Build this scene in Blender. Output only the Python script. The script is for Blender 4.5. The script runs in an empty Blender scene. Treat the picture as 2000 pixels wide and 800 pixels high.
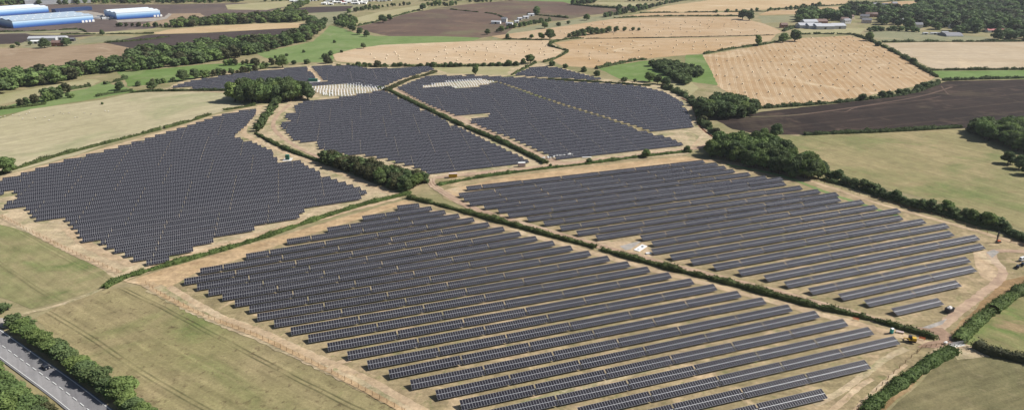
import bpy, math, random
import numpy as np
from mathutils import Vector
from mathutils.geometry import tessellate_polygon

random.seed(7); RNG = np.random.default_rng(7)
S = bpy.context.scene
COL = S.collection

# ------------------------------------------------------------------ camera model
F, YH, H = 1333.0, -120.0, 172.0
PITCH = math.atan((400 - YH) / F)
CP, SP = math.cos(PITCH), math.sin(PITCH)

def G(px, py, z=0.0):
    """survey helper: where a point of the photograph lies on the ground"""
    a = (px - 1000) / F; b = (400 - py) / F
    d = (a, CP + b * SP, b * CP - SP)
    t = (z - H) / d[2]
    return (d[0] * t, d[1] * t)

def proj(x, y, z=0.0):
    z = z - H
    d = y * CP - z * SP
    return 1000 + F * x / d, 400 - F * (y * SP + z * CP) / d

def ppm(x, y):
    return F / (y * CP + H * SP)

cam_d = bpy.data.cameras.new('camera'); cam = bpy.data.objects.new('camera', cam_d); COL.objects.link(cam)
cam.location = (0, 0, H); cam.rotation_euler = (math.pi / 2 - PITCH, 0, 0)
cam_d.sensor_width = 36; cam_d.lens = 36 * F / 2000; cam_d.clip_start = 1; cam_d.clip_end = 30000
S.camera = cam
S.render.resolution_x, S.render.resolution_y = 1024, 409

# ------------------------------------------------------------------ materials
K = 0.62
def lin(c): return tuple(((v / 255) / 12.92 if v / 255 <= .04045 else ((v / 255 + .055) / 1.055) ** 2.4) for v in c)
def A(*c):
    l = lin(c); y = .3 * l[0] + .6 * l[1] + .1 * l[2]
    return tuple(min(.85, (v + (y - v) * .03) * K) for v in l) + (1,)
def along(p, q):
    """heading of tillage lines, from two points on one of them"""
    a, b = G(*p), G(*q); return -math.atan2(b[1] - a[1], b[0] - a[0])

def new_mat(name):
    m = bpy.data.materials.new(name); m.use_nodes = True
    nt = m.node_tree; b = nt.nodes['Principled BSDF']
    return m, nt, b
def N(nt, typ, **kw):
    n = nt.nodes.new(typ)
    for k, v in kw.items():
        if hasattr(n, k): setattr(n, k, v)
        else: n.inputs[k].default_value = v
    return n
def mixc(nt, fac, a, b, blend='MIX'):
    n = nt.nodes.new('ShaderNodeMix'); n.data_type = 'RGBA'; n.blend_type = blend
    for sock, v in ((n.inputs[0], fac), (n.inputs[6], a), (n.inputs[7], b)):
        if hasattr(v, 'node'): nt.links.new(v, sock)
        else: sock.default_value = v
    return n.outputs[2]
def ramp(nt, src, p0, p1, v0=0.0, v1=1.0):
    n = nt.nodes.new('ShaderNodeMapRange'); n.clamp = True
    n.inputs[1].default_value = p0; n.inputs[2].default_value = p1
    n.inputs[3].default_value = v0; n.inputs[4].default_value = v1
    nt.links.new(src, n.inputs[0]); return n.outputs[0]
def noise(nt, vec, scale, detail=3, rough=.55, dist=0.0):
    n = nt.nodes.new('ShaderNodeTexNoise'); n.inputs['Scale'].default_value = scale
    n.inputs['Detail'].default_value = detail; n.inputs['Roughness'].default_value = rough
    n.inputs['Distortion'].default_value = dist
    nt.links.new(vec, n.inputs['Vector']); return n.outputs['Fac']
def mapping(nt, vec, scale=(1, 1, 1), rot=0.0, loc=(0, 0, 0)):
    r = nt.nodes.new('ShaderNodeMapping'); r.inputs['Rotation'].default_value = (0, 0, rot)
    nt.links.new(vec, r.inputs['Vector'])
    s = nt.nodes.new('ShaderNodeMapping'); s.inputs['Scale'].default_value = scale; s.inputs['Location'].default_value = loc
    nt.links.new(r.outputs[0], s.inputs['Vector']); return s.outputs[0]

def plain(name, c, rough=.6, metal=0.0, spec=.4, var=.12, scale=.8):
    m, nt, b = new_mat(name)
    tc = N(nt, 'ShaderNodeTexCoord')
    f = noise(nt, tc.outputs['Object'], scale, 4)
    c2 = tuple(v * (1 - var * 2) for v in c[:3]) + (1,)
    c1 = tuple(min(.9, v * (1 + var)) for v in c[:3]) + (1,)
    nt.links.new(mixc(nt, f, c2, c1), b.inputs['Base Color'])
    b.inputs['Roughness'].default_value = rough; b.inputs['Metallic'].default_value = metal
    b.inputs['Specular IOR Level'].default_value = spec
    return m

def field(name, c1, c2, c3=None, patch=.012, pa=(.42, .62), third=(.55, .68), tscale=.02, rot=0.0, stripe=0.0, per=6.0,
          fine=.22, fscale=.9, lines=0.0, lper=24.0, lcol=None, seed=0.0, speck=0.0, sscale=.35, scol=None):
    """ground of a field: two tones in drifting patches, a third tone, tillage streaks, wheel lines and fine grain"""
    m, nt, b = new_mat(name)
    g = N(nt, 'ShaderNodeNewGeometry'); P = mapping(nt, g.outputs['Position'], loc=(seed * 137, seed * 71, 0))
    base = mixc(nt, ramp(nt, noise(nt, P, patch, 5, .6, .6), *pa), c1, c2)
    if c3: base = mixc(nt, ramp(nt, noise(nt, P, tscale, 5, .62, .8), *third), base, c3)
    R = mapping(nt, g.outputs['Position'], rot=rot)
    if stripe:
        q = mapping(nt, R, scale=(1 / 260, 1 / per, 1))
        f = noise(nt, q, 1.0, 3, .6)
        dk = tuple(v * .6 for v in c1[:3]) + (1,)
        base = mixc(nt, ramp(nt, f, .42, .68, 0, stripe), base, dk)
        lt = tuple(min(.8, v * 1.3) for v in c1[:3]) + (1,)
        base = mixc(nt, ramp(nt, f, .44, .28, 0, stripe * .8), base, lt)
    if lines:
        sx = N(nt, 'ShaderNodeSeparateXYZ')
        wob = mapping(nt, R, scale=(.02, .02, .02))
        wn = N(nt, 'ShaderNodeTexNoise'); wn.inputs['Scale'].default_value = .6; nt.links.new(wob, wn.inputs['Vector'])
        nt.links.new(R, sx.inputs[0])
        ad = N(nt, 'ShaderNodeMath', operation='MULTIPLY_ADD'); nt.links.new(wn.outputs['Fac'], ad.inputs[0]); ad.inputs[1].default_value = 6.0
        nt.links.new(sx.outputs['Y'], ad.inputs[2])
        dv = N(nt, 'ShaderNodeMath', operation='DIVIDE'); nt.links.new(ad.outputs[0], dv.inputs[0]); dv.inputs[1].default_value = lper
        fr = N(nt, 'ShaderNodeMath', operation='FRACT'); nt.links.new(dv.outputs[0], fr.inputs[0])
        sb = N(nt, 'ShaderNodeMath', operation='SUBTRACT'); nt.links.new(fr.outputs[0], sb.inputs[0]); sb.inputs[1].default_value = .5
        ab = N(nt, 'ShaderNodeMath', operation='ABSOLUTE'); nt.links.new(sb.outputs[0], ab.inputs[0])
        s2 = N(nt, 'ShaderNodeMath', operation='SUBTRACT'); nt.links.new(ab.outputs[0], s2.inputs[0]); s2.inputs[1].default_value = 1.0 / lper
        a2 = N(nt, 'ShaderNodeMath', operation='ABSOLUTE'); nt.links.new(s2.outputs[0], a2.inputs[0])
        ln = ramp(nt, a2.outputs[0], .55 / lper, .25 / lper, 0, 1)
        brk = ramp(nt, noise(nt, P, .05, 3), .35, .6, .25, 1)
        mu = N(nt, 'ShaderNodeMath', operation='MULTIPLY'); nt.links.new(ln, mu.inputs[0]); nt.links.new(brk, mu.inputs[1])
        m3 = N(nt, 'ShaderNodeMath', operation='MULTIPLY'); nt.links.new(mu.outputs[0], m3.inputs[0]); m3.inputs[1].default_value = lines
        base = mixc(nt, m3.outputs[0], base, lcol or (.03, .035, .015, 1))
    if speck:
        base = mixc(nt, ramp(nt, noise(nt, P, sscale, 4, .7, .4), .57, .66, 0, speck), base, scol)
    md = noise(nt, P, .11, 6, .68, .5)
    st = noise(nt, mapping(nt, R, scale=(1 / 40, 1 / 2.6, 1)), 1.0, 3, .6)
    m1 = N(nt, 'ShaderNodeMath', operation='MULTIPLY'); nt.links.new(ramp(nt, md, .3, .7, 1 - fine * .75, 1 + fine * .75), m1.inputs[0]); nt.links.new(ramp(nt, st, .3, .7, 1 - fine * .5, 1 + fine * .5), m1.inputs[1])
    ms = N(nt, 'ShaderNodeVectorMath', operation='SCALE'); nt.links.new(base, ms.inputs[0]); nt.links.new(m1.outputs[0], ms.inputs['Scale']); base = ms.outputs[0]
    fn = noise(nt, P, fscale, 5, .75)
    gr = N(nt, 'ShaderNodeMapRange'); gr.inputs[1].default_value = .25; gr.inputs[2].default_value = .75
    gr.inputs[3].default_value = 1 - fine; gr.inputs[4].default_value = 1 + fine; nt.links.new(fn, gr.inputs[0])
    vm = N(nt, 'ShaderNodeVectorMath', operation='SCALE'); nt.links.new(base, vm.inputs[0]); nt.links.new(gr.outputs[0], vm.inputs['Scale'])
    nt.links.new(vm.outputs[0], b.inputs['Base Color'])
    b.inputs['Roughness'].default_value = .95; b.inputs['Specular IOR Level'].default_value = .08
    return m

def leafmat(name, c1, c2, c3, sc=.35):
    m, nt, b = new_mat(name)
    g = N(nt, 'ShaderNodeNewGeometry'); oi = N(nt, 'ShaderNodeObjectInfo')
    f = noise(nt, g.outputs['Position'], sc, 3, .6)
    base = mixc(nt, ramp(nt, f, .36, .64), c1, c2)
    base = mixc(nt, ramp(nt, oi.outputs['Random'], 0, 1, 0, .75), base, c3)
    n2 = noise(nt, g.outputs['Position'], sc * .12, 2)
    hs = N(nt, 'ShaderNodeHueSaturation'); nt.links.new(base, hs.inputs['Color'])
    nt.links.new(ramp(nt, n2, .3, .7, .68, 1.32), hs.inputs['Value'])
    nt.links.new(ramp(nt, oi.outputs['Random'], 0, 1, .475, .515), hs.inputs['Hue'])
    nt.links.new(hs.outputs[0], b.inputs['Base Color'])
    b.inputs['Roughness'].default_value = .7; b.inputs['Specular IOR Level'].default_value = .12
    out = nt.nodes['Material Output']; tr = N(nt, 'ShaderNodeBsdfTranslucent'); nt.links.new(hs.outputs[0], tr.inputs['Color'])
    mx = N(nt, 'ShaderNodeMixShader'); mx.inputs[0].default_value = .3
    nt.links.new(b.outputs[0], mx.inputs[1]); nt.links.new(tr.outputs[0], mx.inputs[2]); nt.links.new(mx.outputs[0], out.inputs[0])
    return m

LEAF = leafmat('tree_leaves', (0.094, 0.153, 0.045, 1), (0.170, 0.247, 0.080, 1), (0.148, 0.190, 0.071, 1))
LEAFD = leafmat('dark_leaves', (0.067, 0.108, 0.043, 1), (0.127, 0.179, 0.069, 1), (0.104, 0.133, 0.058, 1))
LEAFB = leafmat('blackthorn_leaves', (.055, .060, .028, 1), (.10, .105, .05, 1), (.075, .08, .04, 1))
HEDGE = leafmat('hedge_leaves', (0.076, 0.121, 0.033, 1), (0.133, 0.184, 0.056, 1), (0.101, 0.136, 0.044, 1), .6)
HEDGED = leafmat('hedge_leaves_dark', (0.058, 0.090, 0.029, 1), (0.103, 0.140, 0.049, 1), (0.080, 0.098, 0.041, 1), .6)
BARK = plain('bark', (.09, .07, .05, 1), .9)

M_FRAME = plain('module_frame', (.37, .37, .39, 1), .45, 0, .5, .05)
M_STEEL = plain('galvanised_steel', (.55, .56, .57, 1), .45, .5, .5, .1)
mg, nt, b = new_mat('solar_glass')
oi = N(nt, 'ShaderNodeObjectInfo'); g = N(nt, 'ShaderNodeNewGeometry')
f = noise(nt, g.outputs['Position'], .35, 2)
nt.links.new(mixc(nt, ramp(nt, oi.outputs['Random'], 0, 1, 0, .5), mixc(nt, f, (.015, .014, .018, 1), (.023, .022, .027, 1)), (.032, .030, .035, 1)), b.inputs['Base Color'])
b.inputs['Roughness'].default_value = .16; b.inputs['Specular IOR Level'].default_value = .42
M_GLASS = mg
M_WHITE = plain('white_paint', (.74, .74, .72, 1), .5, 0, .4, .05)
M_CONC = plain('concrete', (.56, .54, .50, 1), .85)
M_BLACK = plain('black_rubber', (.02, .02, .022, 1), .6)
M_DARK = plain('dark_steel', (.05, .05, .055, 1), .5)
M_YEL = plain('yellow_paint', (.62, .38, .03, 1), .45)
M_ORANGE = plain('orange_plastic', (.65, .14, .04, 1), .5)
M_GREEN = plain('green_cabin_paint', (.02, .13, .09, 1), .45)
M_TEAL = plain('teal_plastic', (.03, .36, .32, 1), .45)
M_STRAW = plain('straw', (.74, .64, .47, 1), .95, 0, .1, .08, 3)
M_WOOL = plain('wool', (.62, .58, .50, 1), .95, 0, .1)
M_WOOD = plain('fence_wood', (.36, .24, .14, 1), .9, 0, .1)
M_PINK = plain('pale_pink_paint', (.60, .48, .44, 1), .6)
M_BRICK = plain('brick', (.30, .15, .10, 1), .9)
M_RENDER = plain('pale_render', (.66, .64, .60, 1), .85)
M_TILE = plain('brown_roof_tiles', (.20, .13, .11, 1), .85)
M_SLATE = plain('slate_roof', (.19, .19, .21, 1), .7)
M_SHEET = plain('pale_sheet_roof', (.44, .45, .47, 1), .6)
M_REDROOF = plain('red_roof', (.42, .12, .12, 1), .75)
M_WINDOW = plain('window_glass', (.03, .035, .04, 1), .08, 0, .6, .02)
M_CAR = plain('dark_car_paint', (.012, .013, .02, 1), .2, .2, .6, .05)
M_CARW = plain('white_car_paint', (.7, .72, .75, 1), .3, 0, .5, .03)

# ------------------------------------------------------------------ mesh helpers
class MB:
    def __init__(s): s.v = []; s.f = []; s.m = []
    def quad(s, a, b, c, d, mi=0):
        n = len(s.v); s.v += [a, b, c, d]; s.f.append((n, n + 1, n + 2, n + 3)); s.m.append(mi)
    def box(s, x0, x1, y0, y1, z0, z1, mi=0, fn=None):
        n = len(s.v)
        vs = [(x, y, z) for z in (z0, z1) for y in (y0, y1) for x in (x0, x1)]
        s.v += [fn(*q) for q in vs] if fn else vs
        for q in ((0, 2, 3, 1), (4, 5, 7, 6), (0, 1, 5, 4), (2, 6, 7, 3), (0, 4, 6, 2), (1, 3, 7, 5)):
            s.f.append(tuple(n + i for i in q)); s.m.append(mi)
    def prism(s, prof, x0, x1, mi=0):
        """profile in (y,z) extruded along x"""
        n = len(s.v); k = len(prof)
        s.v += [(x0, y, z) for y, z in prof] + [(x1, y, z) for y, z in prof]
        s.f.append(tuple(n + i for i in range(k))[::-1]); s.m.append(mi)
        s.f.append(tuple(n + k + i for i in range(k))); s.m.append(mi)
        for i in range(k):
            j = (i + 1) % k; s.f.append((n + i, n + j, n + k + j, n + k + i)); s.m.append(mi)
    def cyl(s, c, r, h, axis='x', seg=14, mi=0, r2=None):
        n = len(s.v); r2 = r if r2 is None else r2
        for e, rr in ((-h / 2, r), (h / 2, r2)):
            for i in range(seg):
                a = 2 * math.pi * i / seg; u, w = rr * math.cos(a), rr * math.sin(a)
                s.v.append((c[0] + e, c[1] + u, c[2] + w) if axis == 'x' else (c[0] + u, c[1] + e, c[2] + w) if axis == 'y' else (c[0] + u, c[1] + w, c[2] + e))
        for i in range(seg):
            j = (i + 1) % seg; s.f.append((n + i, n + j, n + seg + j, n + seg + i)); s.m.append(mi)
        s.f.append(tuple(n + i for i in range(seg))[::-1]); s.m.append(mi)
        s.f.append(tuple(n + seg + i for i in range(seg))); s.m.append(mi)
    def ball(s, c, r, mi=0, su=8, sv=5):
        rows = []
        n = len(s.v)
        for j in range(sv + 1):
            th = math.pi * j / sv
            for i in range(su):
                a = 2 * math.pi * i / su
                s.v.append((c[0] + r[0] * math.sin(th) * math.cos(a), c[1] + r[1] * math.sin(th) * math.sin(a), c[2] + r[2] * math.cos(th)))
        for j in range(sv):
            for i in range(su):
                k = (i + 1) % su
                s.f.append((n + j * su + i, n + (j + 1) * su + i, n + (j + 1) * su + k, n + j * su + k)); s.m.append(mi)
    def mesh(s, name, mats):
        me = bpy.data.meshes.new(name); me.from_pydata(s.v, [], s.f)
        for m in (mats if isinstance(mats, (list, tuple)) else [mats]): me.materials.append(m)
        if any(s.m): me.polygons.foreach_set('material_index', s.m)
        me.update(); return me

def link(name, me, parent=None, loc=(0, 0, 0), rz=0.0, scale=None):
    o = bpy.data.objects.new(name, me); COL.objects.link(o)
    o.location = loc; o.rotation_euler = (0, 0, rz)
    if scale: o.scale = scale
    if parent: o.parent = parent
    return o
def tag(o, label, cat, group=None, kind=None):
    o['label'] = label; o['category'] = cat
    if group: o['group'] = group
    if kind: o['kind'] = kind
    return o
def thing(name, label, cat, loc, rz=0.0, group=None):
    return tag(link(name, None, None, loc, rz), label, cat, group)
def part(name, mb, mats, parent): return link(name, mb.mesh(name, mats), parent)
def dup(root, loc, rz, label, group=None, scale=None):
    r = root.copy(); COL.objects.link(r); r.location = loc; r.rotation_euler = (0, 0, rz); r['label'] = label
    if group: r['group'] = group
    if scale: r.scale = scale
    for ch in root.children:
        c = ch.copy(); COL.objects.link(c); c.parent = r
        for g2 in ch.children:
            d = g2.copy(); COL.objects.link(d); d.parent = c
    return r
ORD = ['zeroth', 'first', 'second', 'third', 'fourth', 'fifth', 'sixth', 'seventh', 'eighth', 'ninth', 'tenth', 'eleventh', 'twelfth',
       'thirteenth', 'fourteenth', 'fifteenth', 'sixteenth', 'seventeenth', 'eighteenth', 'nineteenth', 'twentieth']
def ordn(i):
    if i <= 20: return ORD[i]
    t = {2: ('twenty', 'twentieth'), 3: ('thirty', 'thirtieth'), 4: ('forty', 'fortieth'), 5: ('fifty', 'fiftieth'), 6: ('sixty', 'sixtieth'), 7: ('seventy', 'seventieth'), 8: ('eighty', 'eightieth')}[i // 10]
    return t[1] if i % 10 == 0 else t[0] + '-' + ORD[i % 10]

def inside(p, poly):
    x, y = p; c = False; j = len(poly) - 1
    for i in range(len(poly)):
        xi, yi = poly[i]; xj, yj = poly[j]
        if (yi > y) != (yj > y) and x < (xj - xi) * (y - yi) / (yj - yi) + xi: c = not c
        j = i
    return c
def W(pts): return [G(*p) for p in pts]
def rag(poly, step, amp, closed=True):
    out = []; n = len(poly)
    for i in range(n if closed else n - 1):
        a = poly[i]; b = poly[(i + 1) % n]; L = math.dist(a, b); k = max(1, min(60, int(L / step)))
        for j in range(k):
            t = j / k; q = amp if j else 0
            out.append((a[0] + (b[0] - a[0]) * t + random.uniform(-q, q), a[1] + (b[1] - a[1]) * t + random.uniform(-q, q)))
    if not closed: out.append(poly[-1])
    return out
def smooth(pts, k=6):
    out = []
    for i in range(len(pts) - 1):
        p0, p1, p2, p3 = pts[max(0, i - 1)], pts[i], pts[i + 1], pts[min(len(pts) - 1, i + 2)]
        for j in range(k):
            t = j / k
            out.append(tuple(.5 * (2 * p1[d] + (p2[d] - p0[d]) * t + (2 * p0[d] - 5 * p1[d] + 4 * p2[d] - p3[d]) * t * t + (3 * p1[d] - p0[d] - 3 * p2[d] + p3[d]) * t ** 3) for d in (0, 1)))
    out.append(pts[-1]); return out
def resample(pts, step):
    out = [pts[0]]; carry = 0
    for a, b in zip(pts, pts[1:]):
        L = math.dist(a, b); t = step - carry
        while t <= L:
            out.append((a[0] + (b[0] - a[0]) * t / L, a[1] + (b[1] - a[1]) * t / L)); t += step
        carry = L - (t - step)
    if math.dist(out[-1], pts[-1]) > step * .2: out.append(pts[-1])
    return out
LAYER = [0.0]
def zl(z):
    LAYER[0] += .0006; return z + LAYER[0]
def sheet(name, pix, mat, z, step=9, amp=.9, kind='structure'):
    poly = rag(W(pix), step, amp); z = zl(z)
    tris = tessellate_polygon([[Vector((x, y, 0)) for x, y in poly]])
    me = bpy.data.meshes.new(name); me.from_pydata([(x, y, z) for x, y in poly], [], [tuple(t) for t in tris])
    me.materials.append(mat); me.update()
    nf = [p.normal.z for p in me.polygons]
    if nf and sum(nf) < 0: me.flip_normals()
    o = link(name, me); o['kind'] = kind; return o
def ribbon(name, pix, width, mat, z, jit=.12, step=5.0, sm=True, kind='structure', world=False):
    p = pix if world else W(pix)
    if sm and len(p) > 2: p = smooth(p)
    p = resample(p, step); v = []; f = []; z = zl(z)
    for i, q in enumerate(p):
        a = p[max(0, i - 1)]; b = p[min(len(p) - 1, i + 1)]; d = (b[0] - a[0], b[1] - a[1]); L = math.hypot(*d) or 1
        nx, ny = -d[1] / L, d[0] / L
        w0 = width / 2 * (1 + random.uniform(-jit, jit)); w1 = width / 2 * (1 + random.uniform(-jit, jit))
        v += [(q[0] + nx * w0, q[1] + ny * w0, z), (q[0] - nx * w1, q[1] - ny * w1, z)]
        if i: f.append((2 * i - 2, 2 * i - 1, 2 * i + 1, 2 * i))
    me = bpy.data.meshes.new(name); me.from_pydata(v, [], f); me.materials.append(mat); me.update()
    if sum(q.normal.z for q in me.polygons) < 0: me.flip_normals()
    o = link(name, me); 
    if kind: o['kind'] = kind
    return o

# ------------------------------------------------------------------ ground, fields, tracks
m_base = field('dry_ground', A(168, 156, 118), A(146, 142, 98), A(186, 166, 130), .012, fine=.22, speck=.4, sscale=.1, scol=A(132, 132, 84))
m_site = field('site_grass', A(180, 160, 124), A(158, 144, 106), A(206, 180, 144), .02, (.38, .62), (.52, .68), .06, fine=.34, fscale=.6, speck=.6, sscale=.16, scol=A(126, 130, 82))
m_margin = field('straw_margin', A(206, 184, 150), A(190, 174, 138), A(152, 150, 106), .05, (.45, .6), (.52, .64), .035, fine=.34, fscale=.6, speck=.6, sscale=.18, scol=A(222, 204, 172))
m_soil = field('bare_soil', A(212, 186, 152), A(198, 172, 138), A(222, 202, 168), .08, fine=.3, fscale=.5, speck=.75, sscale=.16, scol=A(164, 148, 108))
m_track = field('haul_track', A(204, 176, 148), A(186, 158, 134), A(214, 190, 162), .1, fine=.2, fscale=.4)
m_rut = field('wheel_ruts', A(180, 150, 126), A(168, 140, 118), None, .1, fine=.25, fscale=.4)
m_stone = field('grey_stone_hardcore', A(176, 170, 162), A(196, 188, 178), None, .2, fine=.2)
m_orange = field('dry_orange_grass', A(210, 180, 140), A(196, 166, 126), A(222, 200, 166), .05, fine=.32, fscale=.5, speck=.4, sscale=.15, scol=A(170, 152, 108))
m_brown = field('brown_dead_grass', A(168, 138, 100), A(150, 124, 86), A(184, 158, 120), .06, fine=.32, fscale=.7)
m_trench = field('trench_earth', A(122, 78, 58), A(104, 66, 50), None, .2, fine=.3)
m_past = field('pale_pasture', A(202, 190, 154), A(190, 180, 142), A(170, 172, 128), .010, (.4, .65), (.52, .68), .008, rot=along((100, 262), (400, 205)), stripe=.3, per=9, fine=.16, speck=.2, sscale=.03, scol=A(176, 164, 128))
m_rpast = field('dry_pasture', A(176, 160, 118), A(154, 148, 102), A(128, 138, 84), .012, (.38, .60), (.53, .66), .010, rot=along((1600, 300), (1850, 380)), stripe=.25, per=12, fine=.24, speck=.45, sscale=.10, scol=A(152, 130, 96))
m_lb1 = field('greening_grass', A(170, 158, 116), A(146, 148, 98), A(116, 134, 76), .016, (.38, .6), (.50, .64), .013, rot=along((75, 492), (180, 552)), stripe=.35, per=6, fine=.26, lines=.3, lper=26, speck=.35, sscale=.15, scol=A(170, 152, 116))
m_lb2 = field('cut_meadow', A(174, 158, 118), A(158, 150, 104), A(120, 134, 76), .012, (.40, .62), (.54, .70), .011, rot=along((120, 615), (425, 795)), stripe=.35, per=5, fine=.28, lines=.6, lper=34, speck=.7, sscale=.3, scol=A(112, 96, 72))
m_rb1 = field('olive_grass', A(124, 120, 84), A(142, 132, 96), A(108, 116, 74), .02, (.4, .62), (.54, .68), .015, rot=along((1800, 780), (1990, 720)), stripe=.25, per=6, fine=.3, speck=.4, sscale=.2, scol=A(158, 146, 112))
m_rb2 = field('green_edge_grass', A(150, 142, 98), A(122, 138, 78), A(172, 150, 112), .02, (.40, .56), (.56, .66), .02, rot=1.0, stripe=.25, per=5, fine=.25)
m_green = field('meadow_green', A(138, 156, 98), A(122, 146, 84), A(156, 162, 116), .014, (.4, .62), (.58, .72), .010, fine=.16)
m_bgreen = field('bright_grass', A(126, 150, 86), A(112, 138, 72), A(152, 158, 110), .02, (.4, .62), (.56, .7), .012, fine=.16)
def stub(name, rot, seed, c=(222, 194, 154), c2=(212, 180, 136), st=.22, ln=.5, lp=24):
    return field(name, A(*c), A(*c2), A(230, 206, 170), .010, (.4, .6), (.58, .70), .012, rot=rot, stripe=st, per=5, fine=.12, lines=ln, lper=lp, lcol=A(232, 210, 176), seed=seed)
m_st1 = stub('stubble_west', along((690, 110), (800, 122)), 1, (222, 196, 162), (214, 184, 146), .3, .5, 22); m_st2 = stub('stubble_north', along((1100, 60), (1400, 52)), 2, (212, 184, 148), (200, 168, 128), .35, .4, 30); m_st3 = stub('stubble_middle', along((1120, 100), (1440, 88)), 3, (214, 184, 146), (200, 166, 122), .4, .4, 30)
m_st4 = stub('stubble_striped', along((1507, 92), (1585, 205)), 4, (204, 174, 136), (194, 160, 118), .25, .75, 9); m_st5 = stub('stubble_east', along((1760, 110), (2000, 112)), 5, (212, 192, 162), (200, 178, 146), .45, .2)
m_tan = stub('stubble_tan', .2, 6, (216, 188, 146), (206, 176, 134))
m_stshade = field('stubble_cloud_shaded', A(180, 156, 128), A(166, 142, 114), A(192, 170, 142), .01, rot=.3, stripe=.3, per=7, fine=.12)  # tan stubble with cloud shade put into its duller colour
m_dark = field('ploughed_dark', A(70, 58, 52), A(52, 45, 42), A(98, 86, 70), .014, (.4, .6), (.56, .70), .012, rot=along((1450, 240), (1800, 205)), stripe=.75, per=5, fine=.26, lines=.4, lper=32, lcol=A(136, 116, 100), speck=.4, sscale=.02, scol=A(118, 98, 84))
m_plough = field('ploughed_dark_far', A(92, 80, 76), A(82, 72, 70), A(112, 104, 92), .008, (.4, .6), (.60, .72), .008, rot=.3, stripe=.25, per=10, fine=.15)
m_hill = field('ploughed_brown', A(128, 106, 92), A(112, 94, 84), A(132, 124, 96), .006, (.4, .6), (.50, .66), .005, rot=.28, stripe=.35, per=14, fine=.14, speck=.3, sscale=.012, scol=A(176, 146, 116))
m_works = field('works_earth', A(122, 106, 98), A(108, 96, 92), A(156, 136, 116), .006, (.4, .6), (.60, .72), .006, rot=.2, stripe=.2, per=16, fine=.15, speck=.25, sscale=.02, scol=A(166, 150, 134))
m_dull = field('dull_pasture', A(160, 156, 122), A(146, 146, 112), A(176, 164, 128), .01, fine=.14)
m_ptan = field('tan_pasture', A(188, 178, 138), A(174, 168, 122), A(152, 160, 106), .01, (.4, .62), (.58, .7), .008, fine=.14)
m_asph = field('road_asphalt', A(138, 136, 138), A(146, 144, 144), None, .06, rot=.95, stripe=.25, per=1.2, fine=.12, fscale=1.6)
m_asph2 = field('worn_asphalt', A(172, 169, 168), A(162, 160, 160), None, .06, rot=.95, stripe=.3, per=1.0, fine=.12, fscale=1.6)
m_paint = plain('road_paint', A(240, 240, 236), .7, 0, .2, .06, 1.2)
m_gravel = field('gravel_yard', A(172, 162, 150), A(190, 180, 168), None, .1, fine=.2)

me = bpy.data.meshes.new('ground'); R_ = 14000
me.from_pydata([(-R_, -2500, 0), (R_, -2500, 0), (R_, 16000, 0), (-R_, 16000, 0)], [], [(0, 1, 2, 3)]); me.materials.append(m_base)
link('ground', me)['kind'] = 'structure'

z = .06
def fld(name, pix, mat, lay=1, **k): return sheet(name, pix, mat, .02 * lay, **k)
# far north-west: works, warehouses, ploughland
fld('works_ground', [(-120, 12), (100, 9), (330, 9), (480, 6), (560, 14), (520, 24), (430, 28), (330, 47), (285, 60), (200, 66), (-120, 70)], m_works)
fld('tan_patch', [(330, 27), (390, 26), (400, 32), (350, 42), (300, 52), (270, 50), (320, 36)], m_stshade, 2)
fld('tan_patch', [(440, 10), (560, 2), (600, 6), (520, 20), (445, 19)], m_ptan, 2)
fld('verge_strip', [(-60, 63), (80, 60), (150, 57), (168, 62), (-60, 68)], m_dull, 2)
fld('verge_strip', [(50, 66), (200, 63), (300, 56), (330, 56), (240, 66), (140, 69), (60, 68)], m_ptan, 3)
fld('ploughed_field', [(-120, 68), (60, 67), (190, 69), (140, 74), (100, 79), (20, 86), (-120, 90)], m_plough, 2)
fld('pasture', [(150, 80), (180, 72), (225, 70), (280, 73), (205, 83), (150, 86)], m_dull, 3)
fld('farm_yard', [(30, 90), (60, 76), (150, 74), (160, 82), (130, 90), (60, 94)], m_dull, 2)  # dull pasture tone paints the cloud shade over this yard
fld('stubble_field', [(-150, 98), (50, 94), (120, 92), (205, 84), (285, 100), (220, 116), (190, 130), (100, 132), (-150, 150)], m_stshade, 2)
fld('ploughed_field', [(206, 84), (290, 68), (400, 65), (590, 54), (605, 62), (560, 76), (400, 86), (330, 98), (286, 100)], m_plough, 3)
fld('stubble_strip', [(295, 66), (330, 58), (420, 51), (500, 47), (592, 45), (594, 54), (400, 64), (310, 67)], m_tan, 4)
fld('pasture', [(-150, 215), (0, 185), (100, 167), (180, 154), (198, 158), (170, 172), (60, 192), (-150, 235)], m_ptan, 2)
fld('meadow', [(-150, 236), (0, 212), (60, 193), (170, 173), (200, 160), (250, 172), (270, 178), (180, 194), (70, 212), (-150, 255)], m_green, 2)
fld('meadow', [(228, 140), (300, 136), (400, 126), (470, 123), (530, 124), (520, 131), (430, 140), (350, 160), (250, 170), (244, 155)], m_bgreen, 3)
fld('pasture', [(-150, 262), (0, 232), (60, 213), (200, 195), (265, 180), (445, 179), (478, 207), (410, 224), (300, 258), (200, 285), (150, 303), (0, 342), (-150, 372)], m_past, 3)
fld('pasture', [(560, 22), (660, 8), (720, 10), (740, 14), (690, 24), (660, 40), (640, 52), (600, 40)], m_dull, 1)
fld('ploughed_field', [(560, 20), (600, 14), (690, 12), (680, 22), (600, 26)], m_plough, 2)
fld('valley_meadow', [(500, 104), (560, 92), (610, 82), (632, 64), (645, 50), (665, 54), (690, 64), (735, 71), (870, 70), (945, 72), (925, 80), (750, 88), (655, 104), (648, 122), (560, 122), (515, 112)], m_green, 2)
fld('tan_pasture', [(676, 48), (700, 34), (740, 24), (800, 14), (838, 8), (835, 16), (770, 36), (730, 44), (690, 52)], m_ptan, 2)
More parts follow.
